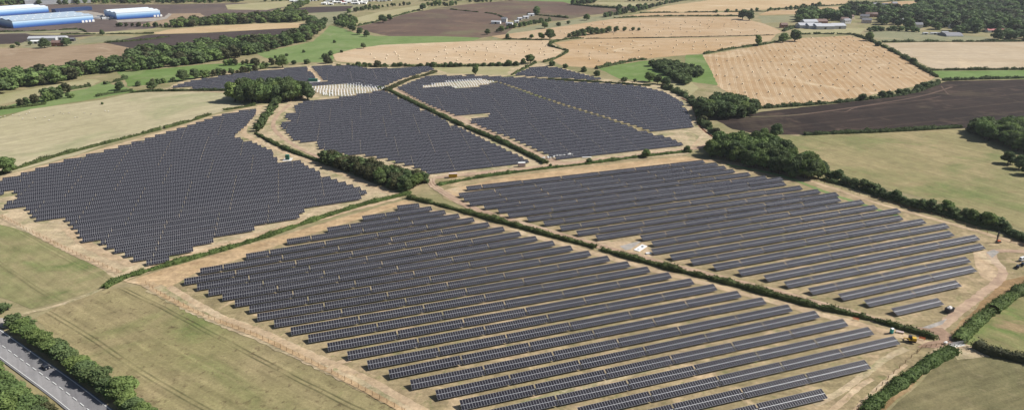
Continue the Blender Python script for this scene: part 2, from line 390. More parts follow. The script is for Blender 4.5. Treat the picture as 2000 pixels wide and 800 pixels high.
fld('ploughed_hill', [(695, 53), (735, 44), (790, 28), (850, 17), (900, 19), (960, 26), (985, 38), (1010, 50), (985, 68), (940, 74), (860, 71), (760, 71), (718, 62)], m_hill, 3)
fld('ploughed_hill', [(850, 16), (920, 8), (1000, 1), (1100, 4), (1120, 10), (1245, 14), (1230, 22), (1150, 30), (1100, 40), (1040, 45), (990, 40), (960, 26), (900, 19)], m_hill, 4)
fld('meadow', [(990, 2), (1060, -4), (1180, -4), (1130, 6), (1100, 8)], m_green, 2)
fld('rough_grass', [(980, 60), (1040, 52), (1110, 40), (1200, 28), (1215, 34), (1120, 48), (1060, 60), (990, 72), (960, 78)], m_dull, 2)
fld('tan_pasture', [(1150, 6), (1200, 4), (1280, 8), (1270, 14), (1200, 12)], m_ptan, 3)
fld('rubble_ground', [(100, 22), (140, 18), (185, 24), (228, 33), (228, 40), (190, 38), (150, 30), (110, 28)], m_gravel, 3)
fld('rubble_ground', [(226, 40), (320, 34), (330, 26), (336, 28), (326, 37), (300, 42), (230, 44)], m_gravel, 4)
# stubble with bales
B1 = [(650, 107), (690, 96), (745, 88), (840, 84), (945, 80), (1070, 79), (1100, 100), (1076, 118), (1000, 123), (880, 125), (760, 126), (700, 124), (657, 120)]
B2 = [(960, 71), (1010, 64), (1090, 53), (1200, 37), (1300, 35), (1440, 33), (1490, 46), (1530, 62), (1515, 68), (1400, 73), (1145, 75), (1085, 77), (980, 76)]
B3 = [(1082, 84), (1145, 76), (1400, 74), (1515, 69), (1505, 80), (1370, 105), (1270, 114), (1210, 126), (1165, 133), (1100, 129), (1078, 119), (1112, 100)]
B4 = [(1370, 109), (1500, 87), (1560, 75), (1660, 70), (1690, 78), (1750, 104), (1828, 151), (1800, 166), (1700, 186), (1620, 199), (1490, 211), (1440, 192), (1400, 168)]
B5 = [(1728, 85), (1800, 83), (2150, 82), (2150, 135), (1820, 134), (1770, 110)]
fld('stubble_field', B1, m_st1, 3); fld('stubble_field', B2, m_st2, 3); fld('stubble_field', B3, m_st3, 4); fld('stubble_field', B4, m_st4, 3); fld('stubble_field', B5, m_st5, 3)
fld('stubble_field', [(1205, 34), (1260, 26), (1450, 24), (1445, 32), (1300, 34)], m_st3, 2)
fld('stubble_field', [(1262, 22), (1300, 12), (1370, 3), (1400, -3), (1660, -3), (1650, 9), (1500, 19), (1300, 25)], m_tan, 3)
fld('stubble_field', [(1480, 30), (1500, 22), (1660, 12), (1740, 4), (1900, -2), (1850, 8), (1800, 14), (1650, 16), (1570, 28)], m_st3, 4)
fld('pasture', [(1480, 32), (1560, 30), (1550, 42), (1490, 46)], m_dull, 3)
fld('pasture', [(1560, 56), (1640, 55), (1690, 56), (1680, 66), (1600, 68), (1560, 66)], m_ptan, 2)
fld('pasture', [(1690, 63), (1760, 60), (1840, 66), (1930, 74), (1930, 79), (1730, 82), (1700, 73)], m_dull, 2)
fld('village_green', [(1880, 28), (1960, 28), (1950, 56), (1890, 58)], m_dull, 2)
fld('meadow', [(1170, 135), (1205, 127), (1260, 119), (1330, 118), (1320, 150), (1290, 161), (1210, 154)], m_bgreen, 4)
fld('meadow', [(1340, 108), (1372, 107), (1385, 130), (1402, 167), (1350, 160), (1335, 140)], m_bgreen, 4)
fld('rough_grass', [(1310, 162), (1350, 160), (1365, 172), (1350, 186), (1320, 178)], m_ptan, 5)
fld('meadow', [(1815, 139), (2150, 136), (2150, 153), (1842, 156)], m_bgreen, 3)
fld('ploughed_field', [(1396, 233), (1500, 217), (1620, 204), (1730, 190), (1830, 164), (1850, 159), (2150, 152), (2150, 246), (1890, 250), (1700, 262), (1520, 263), (1480, 262), (1430, 252)], m_dark, 4)
fld('dry_pasture', [(1508, 272), (1580, 263), (1870, 252), (1940, 260), (2200, 290), (2200, 510), (2000, 450), (1940, 425), (1850, 398), (1750, 372), (1620, 332), (1550, 292)], m_rpast, 4)
# south-west and south-east
fld('grass_field', [(-160, 395), (0, 421), (62, 454), (150, 497), (232, 534), (234, 546), (207, 558), (130, 584), (60, 603), (20, 586), (-160, 520)], m_lb1, 4)
fld('meadow', [(66, 622), (125, 592), (205, 565), (278, 557), (312, 576), (400, 620), (500, 657), (640, 727), (790, 806), (960, 900), (420, 960), (255, 800), (225, 760), (100, 655)], m_lb2, 3)
fld('olive_field', [(1735, 804), (1800, 745), (1862, 694), (1900, 682), (1950, 696), (2000, 706), (2260, 760), (2150, 960), (1500, 960)], m_rb1, 3)
fld('grass_field', [(1868, 672), (1905, 625), (1960, 580), (2150, 470), (2250, 700), (2000, 698), (1900, 676)], m_rb2, 3)
fld('dead_grass_strip', [(1650, 830), (1700, 790), (1760, 735), (1800, 702), (1835, 680), (1852, 686), (1790, 745), (1730, 800), (1690, 840)], m_brown, 5)
fld('dead_grass_strip', [(1850, 640), (1885, 602), (1940, 560), (2000, 528), (2100, 480), (2100, 510), (2000, 556), (1930, 600), (1885, 640), (1866, 664)], m_brown, 5)
# solar farm ground
fld('site_ground', [(-150, 372), (0, 344), (150, 305), (300, 262), (410, 227), (500, 208), (548, 198), (512, 260), (620, 315), (770, 378), (800, 380), (500, 466), (232, 546), (150, 500), (60, 455), (-150, 400)], m_margin, 6)
fld('site_ground', [(236, 549), (500, 472), (800, 386), (1000, 443), (1500, 578), (1832, 664), (1850, 684), (1740, 760), (1640, 850), (1000, 880), (800, 812), (600, 707), (450, 637), (310, 575), (282, 557)], m_site, 6)
fld('site_ground', [(840, 352), (1000, 335), (1330, 302), (1400, 313), (1530, 335), (1700, 385), (1900, 445), (2150, 520), (2150, 500), (1960, 548), (1868, 640), (1840, 658), (1500, 570), (1000, 434), (866, 388)], m_site, 5)
fld('site_ground', [(545, 196), (600, 198), (620, 172), (765, 175), (1065, 318), (1072, 326), (850, 350), (838, 356), (620, 308), (503, 262)], m_margin, 5)
fld('site_ground', [(768, 176), (830, 143), (860, 128), (1000, 124), (1060, 124), (1180, 154), (1300, 168), (1362, 200), (1385, 250), (1400, 272), (1340, 302), (1080, 324)], m_margin, 7)
fld('site_ground', [(318, 178), (350, 160), (440, 145), (560, 130), (650, 122), (720, 130), (850, 126), (872, 135), (770, 178), (600, 200), (450, 182)], m_margin, 8)
fld('rough_grass', [(838, 127), (1000, 126), (990, 147), (880, 144), (850, 136)], m_ptan, 9)
# bare soil, straw and tracks of the site
def soil(name, pix, w, m=m_soil, lay=10, **k): return ribbon(name, pix, w, m, .02 * lay, jit=.2, step=2.5, **k)
fld('bare_soil', [(244, 550), (340, 520), (500, 475), (640, 434), (790, 391), (812, 398), (770, 405), (700, 428), (630, 450), (556, 474), (478, 502), (386, 530), (352, 550), (320, 566), (290, 560)], m_orange, 8)
fld('bare_soil', [(866, 372), (1000, 344), (1200, 320), (1338, 306), (1400, 316), (1370, 318), (1200, 332), (1000, 360), (905, 378), (890, 392)], m_orange, 8)
soil('bare_soil', [(810, 404), (1000, 450), (1250, 520), (1500, 586), (1700, 640), (1820, 672)], 5.0, m_soil)
soil('bare_soil', [(330, 560), (380, 590), (440, 622), (520, 652), (600, 690), (700, 732), (780, 775), (850, 815), (900, 845)], 3.6, m_soil)
soil('straw_margin', [(300, 562), (400, 612), (500, 652), (640, 715), (740, 765), (830, 815)], 8.0, m_margin, 9)
soil('bare_soil', [(282, 556), (310, 573), (400, 617), (500, 655), (640, 723), (790, 804), (880, 860)], 2.6, m_orange, 12)
soil('bare_soil', [(640, 725), (655, 712), (685, 702)], 3.0, m_soil, 13)
soil('bare_soil', [(0, 421), (62, 453), (150, 497), (234, 533)], 4.0, m_soil, 12)
soil('bare_soil', [(238, 545), (330, 512), (440, 478), (560, 444), (700, 406), (780, 386)], 7.0, m_soil, 8)
soil('bare_soil', [(130, 445), (170, 478), (215, 500), (260, 518)], 6.0, m_soil, 9)
soil('field_path', [(-60, 650), (50, 612), (100, 600), (160, 580), (205, 562)], 3.0, m_margin, 7)
soil('bare_soil', [(0, 350), (110, 318), (200, 292), (300, 264), (420, 229), (498, 209)], 6.0, m_soil, 9)
soil('haul_track', [(510, 206), (490, 230), (476, 252), (482, 266), (540, 290), (620, 320), (700, 352), (772, 380)], 7.0, m_soil, 9)
soil('haul_track', [(566, 204), (545, 222), (534, 240), (540, 258), (575, 284), (640, 316)], 4.0, m_track, 10)
soil('haul_track', [(772, 173), (830, 200), (900, 232), (1000, 281), (1092, 320)], 10.0, m_track, 9)
soil('haul_track', [(850, 347), (960, 336), (1070, 324), (1180, 311), (1330, 294), (1385, 284)], 7.0, m_track, 9)
soil('haul_track', [(842, 348), (846, 362), (880, 384), (920, 405), (1000, 430), (1120, 466), (1250, 502), (1380, 536), (1500, 566), (1640, 604), (1740, 632), (1800, 646), (1835, 648)], 6.0, m_track, 10)
for off in (-1.1, 1.1):
    p = smooth(W([(842, 348), (846, 362), (880, 384), (920, 405), (1000, 430), (1120, 466), (1250, 502), (1380, 536), (1500, 566), (1640, 604), (1740, 632), (1800, 646)]))
    q = []
    for i, c in enumerate(p):
        a = p[max(0, i - 1)]; b2 = p[min(len(p) - 1, i + 1)]; d = (b2[0] - a[0], b2[1] - a[1]); L = math.hypot(*d)
        q.append((c[0] - d[1] / L * off, c[1] + d[0] / L * off))
    ribbon('wheel_rut', q, .7, m_rut, .02 * 11, .5, 4, False, world=True)
soil('haul_track', [(1800, 646), (1835, 640), (1868, 612), (1920, 572), (1954, 545), (1958, 528), (1944, 510), (1936, 497), (1950, 490), (2000, 491), (2080, 496)], 4.6, m_track, 11)
fld('haul_track', [(1790, 640), (1840, 640), (1858, 655), (1862, 672), (1830, 680), (1790, 678), (1812, 668), (1836, 664), (1832, 655), (1800, 652)], m_rut, 12)
fld('bare_soil', [(1900, 490), (1928, 488), (1940, 510), (1956, 535), (1940, 552), (1915, 540), (1905, 520)], m_soil, 8)
fld('hardcore', [(1800, 640), (1835, 628), (1850, 622), (1840, 634), (1815, 642)], m_stone, 13)
fld('hardcore', [(1926, 493), (1940, 488), (1952, 492), (1938, 504)], m_stone, 13)
fld('bare_soil', [(1160, 470), (1230, 472), (1262, 482), (1280, 500), (1250, 505), (1190, 486)], m_soil, 8)
fld('hardcore', [(1210, 481), (1240, 473), (1254, 471), (1232, 487), (1222, 489)], m_stone, 11)
soil('farm_track', [(1385, 312), (1460, 322), (1530, 338), (1620, 366), (1700, 393), (1780, 416), (1860, 438), (1930, 458), (2040, 490)], 4.0, m_soil, 9)
soil('green_strip', [(1420, 322), (1530, 345), (1620, 378), (1760, 424)], 4.0, m_green, 8)
for pts in ([(1350, 203), (1358, 220), (1362, 236)], [(1362, 238), (1366, 246), (1376, 256), (1392, 268)], [(1330, 192), (1342, 198), (1350, 206)]):
    soil('cable_trench', pts, 2.2, m_trench, 12)
soil('bare_soil', [(1330, 186), (1350, 200), (1366, 232), (1374, 250), (1396, 268)], 9.0, m_soil, 10)
soil('bare_soil', [(1350, 290), (1368, 270), (1380, 254)], 3.0, m_soil, 11)
soil('grass_strip', [(940, 152), (985, 167), (1060, 193), (1126, 215), (1190, 235), (1276, 260)], 9.0, m_rpast, 11)
soil('bare_soil', [(600, 131), (612, 144), (624, 158), (632, 162)], 11.0, m_soil, 10)
soil('bare_soil', [(570, 163), (600, 163), (640, 162)], 9.0, m_soil, 10)
soil('ditch_line', [(1385, 235), (1450, 229), (1540, 226), (1640, 214), (1790, 190), (1860, 170)], 3.0, m_hill, 8)
soil('wheel_mark', [(1620, 216), (1650, 219), (1670, 211), (1720, 204), (1800, 196), (1838, 188)], 1.4, m_hill, 8)
soil('wheel_mark', [(1838, 168), (1846, 178), (1856, 186), (1880, 188)], 1.4, m_hill, 8)
soil('tramline', [(1690, 812), (1770, 740), (1798, 712), (1830, 680)], 1.3, m_margin, 9)
soil('wheel_mark', [(1640, 830), (1720, 752), (1770, 712)], 1.6, m_soil, 9)
soil('bare_soil', [(1618, 806), (1650, 780), (1682, 752), (1704, 740)], 2.4, m_soil, 7)
soil('straw_strip', [(1590, 790), (1640, 765), (1690, 730), (1730, 700), (1770, 680)], 3.0, m_margin, 7)
fld('straw_patch', [(1000, 790), (1060, 772), (1180, 742), (1300, 715), (1305, 718), (1180, 750), (1080, 778), (1010, 800)], m_margin, 7)
soil('gate_path', [(1830, 680), (1870, 674), (1900, 684), (1930, 690)], 6.0, m_margin, 9)
fld('bare_soil', [(1845, 676), (1900, 682), (1940, 694), (1900, 700), (1870, 702)], m_margin, 7)

# road
RL = [(-90, 581), (0, 645), (60, 687.5), (144, 746), (215, 800), (290, 858)]
def side(pts, off):
    p = W(pts); q = []
    for i, c in enumerate(p):
        a = p[max(0, i - 1)]; b2 = p[min(len(p) - 1, i + 1)]; d = (b2[0] - a[0], b2[1] - a[1]); L = math.hypot(*d)
        q.append((c[0] - d[1] / L * off, c[1] + d[0] / L * off))
    return q
def road_off(px, py):
    p = G(px, py); best = 1e9
    q = resample(smooth(W(RL)), .5)
    return min(math.dist(p, c) for c in q)
RWID = road_off(102.5, 774); RMID = road_off(90, 737.5)
sgn = 1 if math.dist(side(RL, 5)[3], G(90, 760)) < math.dist(side(RL, -5)[3], G(90, 760)) else -1
ribbon('road', side(RL, sgn * (RWID / 2)), RWID + 1.6, m_asph, .30, 0, 4, world=True)
ribbon('road_lane', side(RL, sgn * (RMID + RWID) / 2), RWID - RMID, m_asph2, .36, .01, 4, world=True)
ribbon('edge_line', side(RL, 0), .35, m_paint, .42, .02, 4, world=True)
ribbon('edge_line', side(RL, sgn * RWID), .28, m_paint, .42, .02, 4, world=True)
mid = resample(smooth(side(RL, sgn * RMID)), .5)
pitch_d = math.dist(G(15 / 4, 600 + 292 / 4), G(62 / 4, 600 + 327 / 4))
k = int(pitch_d / .5); mb = MB()
for i in range(0, len(mid) - k, k):
    a = mid[i]; c = mid[i + int(k * .62)]; d = (c[0] - a[0], c[1] - a[1]); L = math.hypot(*d); n = (-d[1] / L * .18, d[0] / L * .18)
    mb.quad((a[0] + n[0], a[1] + n[1], .64), (a[0] - n[0], a[1] - n[1], .64), (c[0] - n[0], c[1] - n[1], .64), (c[0] + n[0], c[1] + n[1], .64))
link('centre_line', mb.mesh('centre_line', m_paint))['kind'] = 'structure'
fld('verge', [(-60, 600), (0, 638), (60, 680), (144, 738), (230, 805), (300, 860), (330, 850), (250, 790), (160, 725), (60, 660), (0, 612)], m_rpast, 4)
fld('lay_by', [(-20, 622), (14, 620), (12, 640), (-10, 640)], m_gravel, 7)
fld('verge', [(-40, 720), (60, 750), (105, 782), (140, 820), (60, 860), (-80, 840)], m_rpast, 3)
fld('road_patch', [(138, 795), (150, 790), (212, 803), (235, 822), (165, 815)], m_asph, 6.5, amp=0)

# ------------------------------------------------------------------ solar tables
PW, PL, GAPX, TILT, ZL = 1.134, 2.278, .02, math.radians(21), .85
CT, ST = math.cos(TILT), math.sin(TILT)
def tp(x, s, t=0.0): return (x, s * CT - t * ST, ZL + s * ST + t * CT)
SLEN = 2 * PL + .07
def twid(c): return c * PW + (c - 1) * GAPX
_tm = {}
def table_meshes(c):
    if c in _tm: return _tm[c]
    rows = []
    for r in range(2):
        s0 = r * (PL + .07); mb = MB()
        for i in range(c):
            x0 = i * (PW + GAPX)
            mb.box(x0, x0 + PW, s0, s0 + PL, 0, .035, 0, tp)
            e = .04
            mb.quad(tp(x0 + e, s0 + e, .039), tp(x0 + PW - e, s0 + e, .039), tp(x0 + PW - e, s0 + PL - e, .039), tp(x0 + e, s0 + PL - e, .039), 1)
        rows.append(mb.mesh('module_row', (M_FRAME, M_GLASS)))
    w_ = twid(c); fr = MB(); np_ = max(2, round(w_ / 6.0)); legs = []
    fr.box(0, w_, PL + .004, PL + .066, -.02, .03, 0, tp)
    for s in (.5, 1.75, 2.85, 4.1): fr.box(.05, w_ - .05, s - .03, s + .03, -.10, -.004, 0, tp)
    for i in range(np_):
        x = w_ * (i + .5) / np_
        fr.box(x - .05, x + .05, .35, SLEN - .35, -.24, -.103, 0, tp)
        legs.append(x)
    lg = MB(); lg.box(-.06, .06, -.08, .08, -.3, ZL + SLEN * .5 * ST - .26)
    fm = fr.mesh('support_frame', M_STEEL)
    if 'leg' not in _tm: _tm['leg'] = lg.mesh('leg', M_STEEL)
    _tm[c] = (rows, fm, legs); return _tm[c]
def make_table(c, loc, rz, label, group):
    rows, fm, legs = table_meshes(c)
    t = thing('solar_table', label, 'solar table', loc, rz, group)
    for m in rows: link('module_row', m, t)
    link('support_frame', fm, t)
    for x in legs: link('leg', _tm['leg'], t, (x, SLEN * .5 * CT, 0))
    return t
# far tables: the same modules gathered into one mesh
far_mb = MB()
def far_table(c, loc, rz):
    ca, sa = math.cos(rz), math.sin(rz)
    def tf(x, s, t=0.0):
        a = tp(x, s, t); return (loc[0] + a[0] * ca - a[1] * sa, loc[1] + a[0] * sa + a[1] * ca, a[2])
    w_ = twid(c)
    far_mb.box(0, w_, 0, SLEN, -.02, .03, 0, tf)
    for r in range(2):
        s0 = r * (PL + .07)
        for i in range(c):
            x0 = i * (PW + GAPX); e = .04
            far_mb.quad(tf(x0 + e, s0 + e, .05), tf(x0 + PW - e, s0 + e, .05), tf(x0 + PW - e, s0 + PL - e, .05), tf(x0 + e, s0 + PL - e, .05), 1)
    for x in (w_ * .15, w_ * .5, w_ * .85):
        a = tp(x, SLEN * .5); gx = loc[0] + x * ca - a[1] * sa; gy = loc[1] + x * sa + a[1] * ca
        far_mb.box(gx - .07, gx + .07, gy - .07, gy + .07, 0, a[2] - .03)

FULL, HALF, TG = 27, 13, .55
LF, LH = twid(FULL) + TG, twid(HALF) + TG
TABLES = []      # (array, row_from_front, cols, loc, rz, kind)
def fill_row(arr, row, a, b, kind='solar', anchor='right', exact=False):
    """a, b: world ends of the row's lower edge; tables of whole or half length"""
    L = math.dist(a, b); e = ((b[0] - a[0]) / L, (b[1] - a[1]) / L); rz = math.atan2(e[1], e[0])
    nf = int((L + TG + 3) // LF); rest = L + TG - nf * LF
    seq = [FULL] * nf
    if exact:
        nf = int((L + TG + .4) // LF); rest = L + TG - nf * LF; seq = [FULL] * nf
        rc = int((rest - TG + GAPX) / (PW + GAPX))
        if rc >= 5: seq.append(rc)
        if not seq: return
    elif rest > 5.5: rc = min(FULL, int((rest - TG + GAPX) / (PW + GAPX))); seq = ([rc] + seq) if anchor == 'right' else (seq + [rc])
    elif nf == 0: return
    tot = sum(twid(c) + TG for c in seq) - TG
    p = (L - tot) if anchor == 'right' else 0
    for c in seq:
        TABLES.append((arr, row, c, (a[0] + e[0] * p, a[1] + e[1] * p, .3), rz, kind)); p += twid(c) + TG
# near array: each row's two ends
S_rows = [((773.75, 410), (820, 405)), ((707.5, 431), (845, 411)), ((637.5, 453.8), (871.8, 418)), ((561, 477), (899, 425.5)), ((481, 506), (928, 433)),
 ((391, 535), (957.5, 442)), ((357.5, 556), (987, 451)), ((381, 567), (1019, 461)), ((405, 577.5), (1051, 469.5)), ((432, 587), (1085, 479.5)),
 ((458, 599), (1120, 489)), ((486, 611), (1155.5, 499.5)), ((516, 624), (1192.5, 510)), ((547, 637), (1232, 520.5)), ((579, 652), (1271, 531)),
 ((612.5, 667), (1313, 543)), ((648, 684), (1357, 554.5)), ((685, 701), (1402, 566)), ((724, 719.5), (1449, 579.5)), ((765.5, 738), (1498, 592.5)),
 ((807, 759), (1549, 607.5)), ((852.5, 780.5), (1602.5, 620)), ((899, 801), (1658, 635.5)), ((947, 823), (1708, 652.5)), ((997, 847), (1759, 671)), ((1049, 872), (1702, 719)), ((1104, 898), (1617.5, 777))]
E_rows = [((912.5, 371.7), (1378, 318)), ((897.5, 385), (1404, 323)), ((906, 393), (1420, 329.5)), ((917, 402), (1437, 336)), ((945, 409), (1467.5, 342.5)),
 ((974, 416), (1500, 349)), ((1002, 424), (1532, 352)), ((1032.5, 432.5), (1537, 361)), ((1064, 441), (1569, 369)), ((1096, 450.5), (1604, 376)), ((1129, 460.5), (1640, 382)),
 ((1164, 469.5), (1644, 393)), ((1256, 469.5), (1690, 398)), ((1277.5, 481), (1716, 408)), ((1275, 497), (1761, 415)), ((1312.5, 508), (1766, 429)), ((1354, 517.5), (1810, 436)),
 ((1396, 528), (1856, 444)), ((1441, 540), (1865, 460)), ((1486, 552), (1915, 468)), ((1537.5, 562.5), (1926, 485)), ((1587.5, 575), (1897.5, 511)), ((1640, 588), (1909, 529)),
 ((1692, 600), (1879, 559)), ((1750, 616), (1844.5, 594))]
def Gz(p): return G(p[0], p[1], ZL + .3)
for i, (a, b_) in enumerate(S_rows): fill_row('nearest', len(S_rows) - i, Gz(a), Gz(b_))
for i, (a, b_) in enumerate(E_rows): fill_row('right-hand', len(E_rows) - i, Gz(a), Gz(b_))

def fill_poly(arr, pix, xv, pitch, kind='solar', holes=(), anchor='left', off=0.0):
    poly = [Gz(p) for p in pix]; hs = [[Gz(p) for p in h] for h in holes]
    al = math.atan((xv - 1000) * CP / F); e = (math.sin(al), math.cos(al)); n = (-e[1], e[0])
    uv = [(p[0] * e[0] + p[1] * e[1], p[0] * n[0] + p[1] * n[1]) for p in poly]
    huv = [[(p[0] * e[0] + p[1] * e[1], p[0] * n[0] + p[1] * n[1]) for p in h] for h in hs]
    TG = .22 if kind == 'solar' else .6; LF = twid(FULL) + TG; grid = random.uniform(0, LF); gr_n = 0
    v0 = min(q[1] for q in uv) + .5 + off; v1 = max(q[1] for q in uv); r = 1; vv = v0
    def cuts(pl, y):
        xs = []
        for i in range(len(pl)):
            a, c = pl[i], pl[(i + 1) % len(pl)]
            if (a[1] > y) != (c[1] > y): xs.append(a[0] + (c[0] - a[0]) * (y - a[1]) / (c[1] - a[1]))
        xs.sort(); return [(xs[i], xs[i + 1]) for i in range(0, len(xs) - 1, 2)]
    while vv < v1:
        gr_n += 1
        if gr_n > random.randint(5, 9): grid += random.choice((-1, 1)) * random.uniform(6, 14); gr_n = 0
        grid += 1.2
        segs = cuts(uv, vv)
        for h in huv:
            hc = cuts(h, vv); ns = []
            for s0, s1 in segs:
                for h0, h1 in hc:
                    if h0 < s1 and h1 > s0:
                        if h0 > s0: ns.append((s0, h0))
                        s0 = max(s0, h1)
                if s0 < s1: ns.append((s0, s1))
            segs = ns
        for s0, s1 in segs:
            if s1 - s0 > 12:
                a = (e[0] * s0 + n[0] * vv, e[1] * s0 + n[1] * vv); b_ = (e[0] * s1 + n[0] * vv, e[1] * s1 + n[1] * vv)
                rz = math.atan2(e[1], e[0]); u = s0
                while u < s1 - 5:
                    nx = min(s1 + TG, grid + LF * (math.floor((u - grid + .01) / LF) + 1))
                    c = int((nx - u - TG + GAPX + .02) / (PW + GAPX))
                    if c >= 2: TABLES.append((arr, r, min(FULL, c), (e[0] * (nx - TG - twid(min(FULL, c)) if nx < s1 else u) + n[0] * vv, e[1] * (nx - TG - twid(min(FULL, c)) if nx < s1 else u) + n[1] * vv, .3), rz, kind))
                    u = nx
        r += 1; vv += pitch
L_poly = [(-70, 372), (0, 354), (50, 340), (110, 320), (200, 298), (290, 272), (360, 250), (440, 224), (502, 214), (500, 224), (488, 240), (458, 268), (476, 274), (498, 281), (516, 290), (538, 297), (537, 303),
 (524, 305), (544, 309), (545, 318), (588, 316), (601, 326), (652, 351), (720, 376), (718, 390), (600, 412), (580, 432), (503, 448), (424, 470), (424, 482), (336, 498), (334, 510), (277, 519), (250, 505), (215, 490), (192, 476), (158, 476),
 (150, 456), (122, 428), (68, 433), (55, 416), (46, 407), (6, 409), (14, 394), (40, 387), (22, 376), (-60, 392)]
fill_poly('left-hand', L_poly, 4000, 8.6)
C_poly = [(574, 209), (592, 201), (660, 193), (748, 178), (764, 184), (800, 201), (900, 251), (1000, 299), (1042, 318), (1036, 324), (834, 341), (824, 334), (812, 329), (772, 318), (752, 312), (700, 303), (692, 306), (640, 299), (622, 291), (614, 277),
 (577, 278), (560, 262), (544, 244), (570, 239), (557, 231), (558, 222), (576, 222)]
fill_poly('centre', C_poly, 4900, 9.0)
BF1 = [(824, 170), (857, 163), (890, 159), (942, 156), (970, 161), (955, 166), (937, 167), (937, 171), (893, 175), (884, 171), (832, 174)]
R1 = [(776, 173), (800, 163), (838, 149), (900, 149), (962, 159), (990, 168), (1050, 190), (1120, 213), (1180, 231), (1262, 258), (1312, 271), (1338, 284), (1335, 290), (1092, 313), (1075, 306), (1000, 272), (912, 238), (960, 227), (955, 221), (890, 227), (825, 200)]
R2 = [(896, 148), (1000, 152), (1045, 154), (1120, 161), (1180, 164), (1250, 169), (1300, 181), (1336, 201), (1346, 216), (1357, 248), (1351, 254), (1272, 257), (1189, 231), (1129, 213), (1059, 190), (999, 168), (968, 159)]
fill_poly('rear', R1, 4900, 9.2, holes=[BF1])
fill_poly('rear', R2, 4900, 9.2)
fill_poly('far', [(332, 173), (350, 166), (380, 158), (440, 149), (480, 143), (560, 135), (600, 131), (622, 157), (590, 163), (575, 166), (540, 172), (450, 176), (375, 175), (373, 169), (352, 171)], 4600, 10)
fill_poly('far', [(607, 130), (690, 129), (722, 135), (800, 134), (838, 130), (849, 136), (830, 142), (790, 153), (742, 173), (700, 168), (632, 158)], 4600, 10)
fill_poly('far', [(540, 172), (600, 165), (660, 160), (700, 163), (640, 168), (605, 171)], 4600, 10)
fill_poly('far', [(1004, 147), (1040, 132), (1085, 132), (1120, 141), (1150, 149), (1180, 155), (1170, 158), (1110, 154), (1050, 151)], 5200, 10)
fill_poly('unfinished rear', BF1, 4900, 9.2, 'bare')
fill_poly('unfinished copse-side', [(600, 171), (660, 166), (705, 165), (732, 170), (757, 173), (735, 179), (690, 188), (648, 191), (622, 184)], 4600, 9.2, 'bare')

vis = []
for t in TABLES:
    px, py = proj(t[3][0] + math.cos(t[4]) * twid(t[2]) / 2, t[3][1] + math.sin(t[4]) * twid(t[2]) / 2)
    ends = [proj(t[3][0] + math.cos(t[4]) * q, t[3][1] + math.sin(t[4]) * q)[0] for q in (0, twid(t[2]))]
    if py < 835 and ends[1] > -10 and ends[0] < 2010: vis.append((t, py))
rows_ = {}
for t, py in vis: rows_.setdefault((t[0], t[1]), []).append(t)
name_of = {}
for (arr, row), ts in rows_.items():
    ts.sort(key=lambda t: t[3][0])
    for i, t in enumerate(ts):
        pos = 'leftmost' if i == 0 else ordn(i + 1) + ' from left'
        rr = 'front row' if row == 1 else ordn(row) + ' row back'
        name_of[id(t)] = (pos, rr)
solar = sorted([q for q in vis if q[0][5] == 'solar'], key=lambda q: math.hypot(*q[0][3][:2]))
protos = {}
GRP = {'nearest': 'solar tables of the nearest array', 'right-hand': 'solar tables of the right-hand array', 'left-hand': 'solar tables of the left-hand array', 'centre': 'solar tables of the centre array', 'rear': 'solar tables of the rear array'}
for k, (t, py) in enumerate(solar):
    arr, row, c, loc, rz, kd = t
    if k < 300:
        pos, rr = name_of[id(t)]
        lab = f'{"long" if c == FULL else "short"} dark solar table {pos}, {rr} in the {arr} array'
        if c not in protos: protos[c] = make_table(c, loc, rz, lab, GRP[arr])
        else:
            q = dup(protos[c], loc, rz, lab, GRP[arr]); q.rotation_euler = (random.gauss(0, .007), random.gauss(0, .003), rz)
    else: far_table(c, loc, rz)
o = link('solar_tables', far_mb.mesh('solar_tables', (M_FRAME, M_GLASS)))
tag(o, 'dense ranks of dark solar tables filling the far and left arrays', 'solar tables', kind='stuff')

# bare mounting frames still waiting for their modules
_bm = {}
def bare(c, loc, rz, lab, grp):
    if c not in _bm:
        t = thing('mounting_frame', lab, 'mounting frame', loc, rz, grp); w_ = twid(c)
        ra = MB(); pu = MB()
        n = max(3, round(w_ / 3.4))
        for i in range(n):
            x = w_ * (i + .5) / n; ra.box(x - .38, x + .38, 0, SLEN, -.12, 0, 0, tp)
        for s in (.3, SLEN - .3): pu.box(0, w_, s - .08, s + .08, .01, .1, 0, tp)
        link('rafters', ra.mesh('rafters', M_WHITE), t); link('purlins', pu.mesh('purlins', M_STEEL), t)
        for i in range(4): link('leg', _tm['leg'], t, (w_ * (i + .5) / 4, SLEN * .5 * CT, 0))
        _bm[c] = t; return t
    return dup(_bm[c], loc, rz, lab, grp)
for t, py in vis:
    if t[5] == 'bare':
        pos, rr = name_of[id(t)]
        where = 'beside the round copse' if 'copse' in t[0] else 'inside the rear array'
        bare(t[2], t[3], t[4], f'bare white mounting frame {pos}, {rr}, {where}', 'bare mounting frames ' + where)
print('TABLES', len(TABLES), 'visible solar', len(solar), {a: sum(1 for q in solar if q[0][0] == a) for a in set(q[0][0] for q in solar)})

